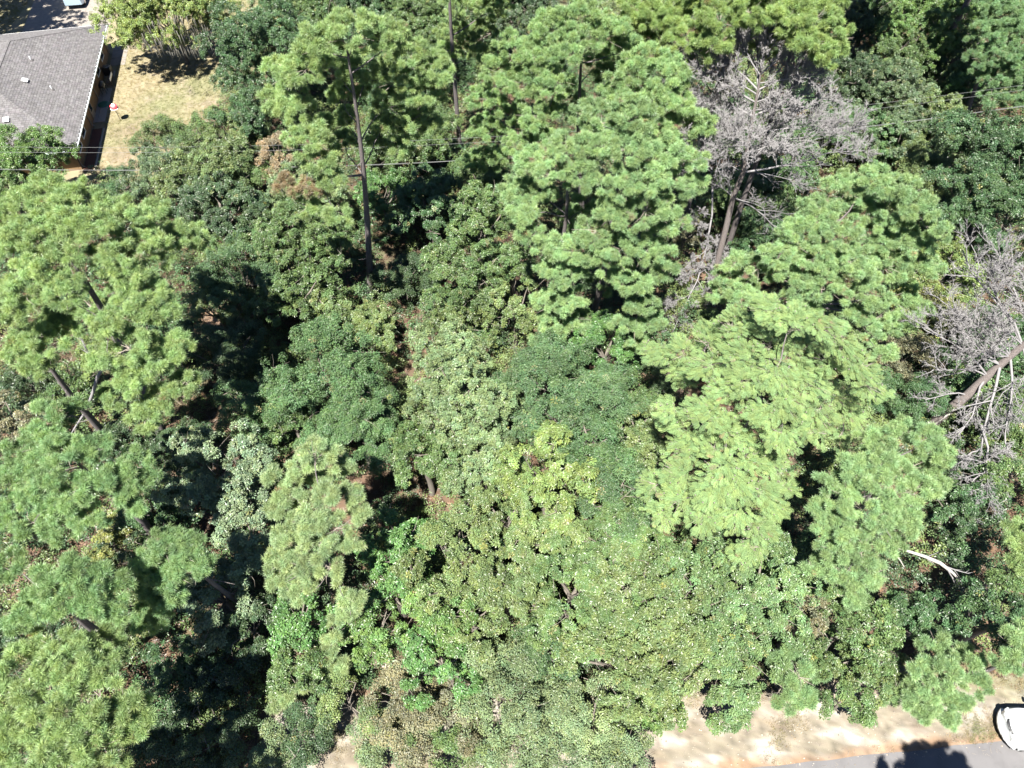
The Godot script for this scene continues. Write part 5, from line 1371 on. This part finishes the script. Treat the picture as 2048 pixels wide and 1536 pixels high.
	leafy("shrub", "dim green shrub at the upper side of the black hollow, lower left", "ros", "dg", -17.16, -9.07, 3.2, 1.4, 1.1, "shrubs of the thicket")
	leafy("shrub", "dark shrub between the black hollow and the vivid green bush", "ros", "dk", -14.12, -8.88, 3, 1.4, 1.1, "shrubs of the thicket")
	leafy("shrub", "olive shrub right of the stout dark trunk, lower left", "ros", "ol", -20.08, -11.36, 4, 1.43, 1.12, "shrubs of the thicket")
	leafy("leafy_tree", "dark tree under the pine bough group at the left edge", "ros", "dk", -30.41, -26.02, 5, 1.73, 1.46, "leafy trees of the thicket")
	leafy("leafy_tree", "dark tree in the shade between the largest pine and the bluish pine", "ros", "dk", -23.45, -21.9, 4.5, 1.66, 1.39, "leafy trees of the thicket")
	leafy("leafy_tree", "dark tree under the bluish pine at the left edge", "ros", "dg", -27.88, -16.8, 4, 1.7, 1.43, "leafy trees of the thicket")
	leafy("leafy_tree", "dark leafy tree left of the pine standing apart in the hollow", "ros", "dk", -21.01, -14.95, 4, 1.51, 1.27, "leafy trees of the thicket")
	leafy("leafy_tree", "dark tree in the shade left of the glossy pale-leaved tree", "ros", "dk", -19.55, -21.37, 4.5, 1.64, 1.38, "leafy trees of the thicket")
	leafy("shrub", "dark shrub at the left edge, above the corner pine", "ros", "dk", -25.74, -10.28, 3.5, 1.55, 1.31, "shrubs of the thicket")
	leafy("leafy_tree", "dark leafy tree by the bare sandy patch, under the largest pine's boughs", "ros", "dg", -22.69, -28.98, 5, 1.64, 1.37, "leafy trees of the thicket")
	leafy("leafy_tree", "dark leafy tree in shade right of the bluish pine", "ros", "dg", -20.54, -17.74, 4.5, 1.56, 1.31, "leafy trees of the thicket")

	bare_trees()
	wires()
	outside()
	undergrowth()

func bare_trees() -> void:
	# the standing dead tree
	var foot := Vector3(14.54, 0, -35.6)
	var t := thing("dead_tree", "standing bare dead tree with a dense grey crown, in the upper right of the lot", "dead tree", foot, 0.0, "bare dead trees")
	var st := begin()
	var axis := [Vector3(0, -0.3, 0), Vector3(14.56, 3.5, -36.14) - foot, Vector3(14.69, 6.5, -36.98) - foot, Vector3(14.74, 8.6, -37.58) - foot, Vector3(14.99, 10.4, -37.87) - foot, Vector3(14.99, 12, -38.44) - foot, Vector3(14.91, 13.8, -38.96) - foot, Vector3(14.94, 15.2, -39.52) - foot, Vector3(14.85, 16.6, -39.88) - foot]
	tube(st, axis, [0.28, 0.22, 0.20, 0.18, 0.16, 0.135, 0.10, 0.07, 0.04], 9)
	mesh_node("trunk", finish(st), M.dead_trunk, t)
	var from := [Vector3(14.74, 8.6, -37.58), Vector3(14.99, 10.4, -37.87), Vector3(14.99, 12, -38.44), Vector3(14.96, 12.9, -38.72), Vector3(14.91, 13.8, -38.96), Vector3(14.94, 14.5, -39.31), Vector3(14.94, 15.2, -39.52), Vector3(14.89, 16, -39.82)]
	dead_limb(t, from[4], Vector3(11.43, 13.5, -40.31), 0.072, 17)
	dead_limb(t, from[5], Vector3(10.47, 15.5, -41.47), 0.065, 16)
	dead_limb(t, from[6], Vector3(12.23, 16.5, -41.69), 0.065, 16)
	dead_limb(t, from[7], Vector3(13.15, 17.8, -41.02), 0.050, 16)
	dead_limb(t, from[7], Vector3(14.6, 18.4, -40.34), 0.050, 16)
	dead_limb(t, from[7], Vector3(16.58, 17.6, -40.28), 0.058, 16)
	dead_limb(t, from[6], Vector3(18.39, 16, -40.62), 0.065, 16)
	dead_limb(t, from[5], Vector3(16.2, 16.8, -40.07), 0.050, 15)
	dead_limb(t, from[4], Vector3(20.12, 14, -40.35), 0.072, 16)
	dead_limb(t, from[3], Vector3(19.94, 12.6, -39.52), 0.058, 15)
	dead_limb(t, from[2], Vector3(12.18, 12.4, -39.54), 0.058, 15)
	dead_limb(t, from[5], Vector3(12.56, 15.6, -39.67), 0.050, 15)
	dead_limb(t, from[6], Vector3(14.47, 16.4, -41.31), 0.043, 15)
	dead_limb(t, from[5], Vector3(16.68, 15.5, -39.05), 0.050, 15)
	dead_limb(t, from[1], Vector3(14.6, 13.2, -40.76), 0.043, 14)
	dead_limb(t, from[2], Vector3(13.52, 11.2, -39.12), 0.043, 14)
	dead_limb(t, from[1], Vector3(17.63, 11.8, -40.94), 0.043, 14)
	dead_limb(t, from[1], Vector3(20.18, 9.6, -40.21), 0.09, 9, 1.0, 2)
	dead_limb(t, Vector3(20.18, 9.6, -40.21), Vector3(24.1, 9.4, -41.57), 0.043, 14)
	dead_limb(t, from[1], Vector3(19.61, 8.6, -39.27), 0.050, 12)
	dead_limb(t, from[0], Vector3(19.13, 5.5, -37.32), 0.06, 9, 0.3)
	dead_limb(t, from[0], Vector3(13.46, 8.6, -39.12), 0.050, 13)
	dead_limb(t, from[1], Vector3(12.97, 9.2, -40.74), 0.043, 13)
	dead_limb(t, from[0], Vector3(17.15, 7.6, -37.5), 0.036, 11)
	dead_limb(t, from[0], Vector3(14.07, 9.8, -39.42), 0.036, 12)
	dead_limb(t, from[1], Vector3(16.5, 10.8, -39.67), 0.036, 12)
	for k in 13:
		var up_ := rng.randf_range(0.15, 1.0)
		var p: Vector3 = from[1].lerp(from[7], up_)
		var a_ := TAU * k * 0.381966
		var reach := rng.randf_range(3.4, 5.6) * (1.15 - 0.45 * up_)
		dead_limb(t, p, p + Vector3(cos(a_) * reach, rng.randf_range(0.6, 2.2), sin(a_) * reach * 0.8), 0.045, 17)
	# a second bare stem leaning down beside it
	var low := Vector3(11.58, 0.4, -32.7)
	var h := thing("hanging_treetop", "broken bare treetop hanging down along the standing dead tree's trunk", "dead tree", low, 0.0, "bare dead trees")
	st = begin()
	tube(st, [Vector3(14, 7.6, -39.99) - low, Vector3(14.06, 6.2, -38.59) - low, Vector3(13.7, 4.6, -36.77) - low, Vector3(13.17, 3.2, -35.21) - low, Vector3(12.33, 2, -33.92) - low, Vector3.ZERO], [0.075, 0.065, 0.055, 0.045, 0.035, 0.015], 7)
	mesh_node("trunk", finish(st), M.dead, h)
	var down := [[Vector3(13.92, 5.8, -38.01), Vector3(11.95, 5.6, -38.75)], [Vector3(13.7, 4.6, -36.77), Vector3(12.28, 3.6, -35.8)], [Vector3(13.31, 3.6, -35.55), Vector3(11.99, 3, -35.4)], [Vector3(13.17, 3.2, -35.21), Vector3(14.14, 2.4, -33.56)], [Vector3(12.7, 2.4, -34.51), Vector3(10.97, 1.8, -34.09)], [Vector3(12.33, 2, -33.92), Vector3(11.56, 1, -33.37)],
		[Vector3(12, 1.4, -33.26), Vector3(12.6, 0.7, -32.68)], [Vector3(11.55, 0.6, -32.77), Vector3(10.29, 0.8, -33.07)], [Vector3(14.06, 6.2, -38.59), Vector3(13.3, 6.2, -39.12)], [Vector3(13.92, 5.2, -37.65), Vector3(14.95, 4, -36.39)], [Vector3(13.53, 3.8, -36.09), Vector3(14.76, 2.8, -34.62)]]
	for d in down: dead_limb(h, d[0], d[1], 0.028, 15, 0.3)
	for k in 14:
		var p: Vector3 = down[k % 11][0].lerp(down[(k + 1) % 11][0], rng.randf() * 0.4)
		dead_limb(h, p, p + any_dir() * Vector3(1.3, 0.7, 1.3), 0.022, 14, 0.4)

	# the fallen dead tree on the right, snapped near its foot
	var stump := Vector3(26.83, 1.2, -24.26)
	var f := thing("fallen_dead_tree", "large leaning dead tree, bare and grey, snapped low down, at the right edge", "dead tree", Vector3(stump.x, 0, stump.z), 0.0, "bare dead trees")
	var o := f.position
	st = begin()
	tube(st, [Vector3(27.05, 0, -24.47) - o, stump - o, Vector3(27.4, 2.6, -24.49) - o, Vector3(28.1, 3.9, -24.82) - o, Vector3(28.82, 5.2, -25.33) - o, Vector3(29.57, 6.6, -25.78) - o, Vector3(30.18, 8, -26.05) - o, Vector3(30.8, 9.8, -26.39) - o, Vector3(31.48, 11.2, -26.8) - o], [0.36, 0.34, 0.31, 0.28, 0.25, 0.22, 0.18, 0.12, 0.05], 10)
	mesh_node("trunk", finish(st), M.dead_trunk, f)
	st = begin()
	for k in 7:
		var p := stump - o + any_dir() * 0.22
		tube(st, [p, p + Vector3(-0.25 + rng.randf_range(-0.2, 0.1), 0.35 + rng.randf() * 0.3, rng.randf_range(0.0, 0.4))], [0.08, 0.01], 4)
	tube(st, [stump - o + Vector3(0.0, 0.3, 0.2), Vector3(27.4, 2.6, -24.49) - o + Vector3(0.05, 0.3, 0.18), Vector3(27.99, 3.5, -24.8) - o + Vector3(0.05, 0.28, 0.16)], [0.06, 0.10, 0.02], 5)
	mesh_node("splintered_wood", finish(st), M.bleached, f)
	var on := [Vector3(28.1, 3.9, -24.82), Vector3(28.82, 5.2, -25.33), Vector3(29.22, 6, -25.56), Vector3(29.57, 6.6, -25.78), Vector3(29.92, 7.4, -25.97), Vector3(30.18, 8, -26.05), Vector3(30.8, 9.8, -26.39)]
	dead_limb(f, on[0], Vector3(25, 4.4, -24.11), 0.056, 11)
	dead_limb(f, on[1], Vector3(24.91, 6.2, -25.04), 0.064, 12)
	dead_limb(f, on[1], Vector3(24.14, 8, -26.61), 0.072, 13)
	dead_limb(f, on[2], Vector3(25.55, 8.4, -27.04), 0.080, 14)
	dead_limb(f, on[3], Vector3(25.03, 9, -28.06), 0.072, 12)
	dead_limb(f, on[3], Vector3(26.55, 8.6, -26.87), 0.064, 14)
	dead_limb(f, on[4], Vector3(26.07, 11, -30.12), 0.080, 13)
	dead_limb(f, on[4], Vector3(27.43, 10.4, -28.32), 0.072, 14)
	dead_limb(f, on[5], Vector3(27.39, 11.6, -29.9), 0.072, 13)
	dead_limb(f, on[5], Vector3(28.54, 11.2, -28.32), 0.072, 14)
	dead_limb(f, on[4], Vector3(27.07, 9, -26.15), 0.056, 14)
	dead_limb(f, on[5], Vector3(28.82, 9.6, -26.75), 0.064, 14)
	dead_limb(f, on[6], Vector3(29.25, 11.6, -27.93), 0.064, 13)
	dead_limb(f, on[3], Vector3(26.52, 7.8, -25.29), 0.048, 13)
	dead_limb(f, on[2], Vector3(25.98, 7.4, -25.6), 0.048, 12)
	dead_limb(f, on[3], Vector3(28.28, 8.6, -26.11), 0.048, 13)
	dead_limb(f, on[1], Vector3(26.94, 3.8, -22.35), 0.08, 10, 0.160, 4)
	dead_limb(f, Vector3(26.94, 3.8, -22.35), Vector3(26.52, 3.2, -22.02), 0.05, 9, 0.2)
	dead_limb(f, on[2], Vector3(27.37, 4, -20.86), 0.10, 9, 0.160, 4)
	dead_limb(f, Vector3(27.56, 4.6, -22.2), Vector3(27.03, 2.6, -18.02), 0.08, 14, 0.2)
	dead_limb(f, Vector3(27.37, 4, -20.86), Vector3(25.77, 3.6, -20.09), 0.05, 13, 0.2)
	dead_limb(f, Vector3(27.23, 3.6, -20.09), Vector3(28.61, 4.2, -20.74), 0.05, 13, 0.4)
	dead_limb(f, Vector3(27.13, 3.4, -19.54), Vector3(26.2, 2.6, -18.66), 0.05, 13, 0.2)
	dead_limb(f, Vector3(27.08, 3.2, -19), Vector3(28.29, 3, -18.62), 0.05, 13, 0.2)
	dead_limb(f, Vector3(27.01, 2.8, -18.24), Vector3(26.35, 1.8, -17.14), 0.05, 11, 0.1)
	dead_limb(f, on[3], Vector3(28.69, 4.6, -21.52), 0.08, 12, 0.2)
	dead_limb(f, Vector3(28.69, 4.6, -21.52), Vector3(29.1, 3.8, -19.98), 0.05, 12, 0.2)
	dead_limb(f, on[4], Vector3(30.01, 5.6, -23.3), 0.08, 12, 0.3)

	# two bleached limbs lying across the gap
	var at := Vector3(19.97, 4.7, -14.66)
	var g := thing("fallen_limb", "long bleached bare limb lying over a dark gap, below the dead tree's lowest twigs", "fallen limb", at, 0.0, "bleached limbs over the gap")
	st = begin()
	tube(st, [Vector3.ZERO, Vector3(20.61, 4.8, -14.34) - at, Vector3(21.42, 4.8, -14.04) - at, Vector3(22.14, 4.7, -13.73) - at, Vector3(22.8, 4.4, -13.33) - at, Vector3(23.48, 3.8, -12.94) - at], [0.05, 0.07, 0.085, 0.10, 0.08, 0.03], 7)
	mesh_node("trunk", finish(st), M.bleached, g)
	dead_limb(g, Vector3(22.39, 4.6, -13.58), Vector3(23.3, 4.9, -13.09), 0.05, 4, 0.4, 1)
	dead_limb(g, Vector3(21.42, 4.8, -14.04), Vector3(21.93, 4.5, -13.75), 0.05, 3, 0.2, 1)
	dead_limb(g, Vector3(21.58, 4.9, -14.03), Vector3(21.87, 5.3, -14.08), 0.03, 3, 0.6, 1)
	dead_limb(g, Vector3(22.52, 4.5, -13.43), Vector3(23.46, 3.5, -12.83), 0.06, 4, 0.2, 1)
	var at2 := Vector3(19.64, 4.9, -14.63)
	var g2 := thing("fallen_limb", "short bleached stick slanting down from the long bare limb's upper end", "fallen limb", at2, 0.0, "bleached limbs over the gap")
	st = begin()
	tube(st, [Vector3.ZERO, Vector3(20.04, 4.5, -14.35) - at2, Vector3(20.52, 4, -14.16) - at2, Vector3(20.9, 3.5, -13.97) - at2], [0.025, 0.04, 0.04, 0.025], 6)
	mesh_node("trunk", finish(st), M.bleached, g2)
	# a pale bare limb on the largest pine, and dead twigs poking from the thicket
	var sn := Vector3(-24.73, 5.5, -22.6)
	var s := thing("bare_limb", "pale bare limb curving down between the largest pine and the bluish pine below it", "dead limb", sn)
	st = begin()
	tube(st, [Vector3(-22.22, 9, -23.13) - sn, Vector3(-22.79, 8.4, -23) - sn, Vector3(-23.69, 7, -22.86) - sn, Vector3(-24.37, 6, -22.61) - sn, Vector3.ZERO, Vector3(-25.76, 4.4, -22.15) - sn, Vector3(-26.12, 4, -21.95) - sn], [0.09, 0.09, 0.085, 0.08, 0.07, 0.05, 0.02], 7)
	mesh_node("trunk", finish(st), M.dead, s)
	dead_limb(s, Vector3(-22.24, 8.9, -23.04), Vector3(-20.85, 8.8, -23.18), 0.07, 5, 0.5, 1)
	dead_limb(s, Vector3(-22.24, 8.9, -23.04), Vector3(-23.55, 10.5, -24.53), 0.06, 5, 0.5, 1)

func wires() -> void:
	wire("upper wire of the thin pair crossing the back of the lot", 0.0, 0.0, 0.008)
	wire("lower wire of the thin pair crossing the back of the lot", 0.42, 0.05, 0.008)
	wire("thick twisted cable hanging lowest across the back of the lot", 1.95, 0.1, 0.011, 2)
	for e in [["wooden utility pole beyond the left edge that carries the wires", -64.0], ["wooden utility pole beyond the right edge that carries the wires", 65.0]]:
		var x: float = e[1]
		var top := wire_point(x, 0.0, 0.0)
		var p := thing("utility_pole", e[0], "utility pole", Vector3(top.x, 0, top.z), 0.0, "wooden utility poles")
		var st := begin()
		tube(st, [Vector3(0, -0.5, 0), Vector3(0, top.y * 0.6, 0), Vector3(0, top.y + 0.6, 0)], [0.17, 0.15, 0.12], 10)
		mesh_node("pole", finish(st), M.pole_wood, p)
		st = begin(); box(st, Vector3(0, top.y - 0.12, 0.0), Vector3(0.12, 0.14, 1.6)); mesh_node("crossarm", finish(st), M.pole_wood, p)

func outside() -> void:
	# trees just out of the picture whose shade falls into it
	pine("pine across the road, out of view, whose shadow lies on the asphalt", Vector3(18.2, 0, 2.9), Vector3(18.0, 18.5, 2.6), 0.22, "y", [
		Vector4(18, 18.2, 2.6, 0.9), Vector4(17, 17, 3, 0.9), Vector4(19, 16.8, 2.2, 0.9), Vector4(18.6, 16, 3.8, 1.0), Vector4(16.6, 15.4, 2.2, 1.0), Vector4(19.6, 14.6, 3.4, 1.1), Vector4(17, 13.6, 4, 1.1), Vector4(18, 13, 1.2, 1.0),
		Vector4(17.4, 17.8, 2.2, 0.5), Vector4(18.8, 17.7, 2.9, 0.5), Vector4(17.8, 16.2, 1.6, 0.6), Vector4(19.6, 15.8, 1.8, 0.6), Vector4(16.4, 16.4, 3.4, 0.55), Vector4(18.4, 14.6, 4.6, 0.7)])
	pine("pine below the bottom edge, out of view, whose shade darkens the lower left", Vector3(-17.2, 0, 0.6), Vector3(-16.8, 15.5, 0.2), 0.24, "y", [
		Vector4(-16.8, 15.2, 0.2, 1.1), Vector4(-18.4, 14, 0.8, 1.2), Vector4(-15.2, 13.8, 0.4, 1.2), Vector4(-17, 13.6, 1.8, 1.1), Vector4(-16.6, 13, -0.9, 1.1), Vector4(-19.4, 12.2, 0, 1.2), Vector4(-14, 12.2, 0.9, 1.2),
		Vector4(-18.2, 12, -1.4, 1.1), Vector4(-15, 11.8, -1.1, 1.2), Vector4(-20, 10.6, 1, 1.2), Vector4(-13.2, 10.6, -0.4, 1.2), Vector4(-16.4, 10.8, 2.4, 1.1), Vector4(-19, 10.2, -1.6, 1.0), Vector4(-14, 9.8, -1.8, 1.1), Vector4(-16.6, 9.8, -2.1, 1.1)])
	leafy("shade_tree", "broad shade tree left of the driveway, out of view, dappling the ground behind the house", "ros", "mg", -55.6, -72.4, 13.0, 5.2, 3.6, "")
	leafy("shade_tree", "shade tree over the top edge beyond the driveway, dappling the ground behind the house", "ros", "dg", -53.5, -81.5, 12.5, 4.2, 3.0, "")
	# grey moss hanging in the yellow-green tree by the lawn
	var st := begin()
	var base := Vector3(-30.2, 6.5, -61.9)
	for k in 260:
		var p := base + any_dir() * Vector3(3.0, 1.3, 2.0) + Vector3(0.4, 0.1, 0.0)
		var v := rng.randf_range(0.09, 0.22)
		st.set_color(Color(v * 1.05, v, v * 0.88))
		var d := Vector3(rng.randf_range(-0.08, 0.08), -rng.randf_range(0.4, 1.1), rng.randf_range(-0.08, 0.08))
		var s := any_dir() * Vector3(0.05, 0, 0.05)
		tri(st, p - s, p + d, p + s)
	var mo := mesh_node("hanging_moss", finish(st), M.moss, self)
	tag(mo, "grey moss hanging in strands from the yellow-green tree by the lawn", "moss", "", "stuff")
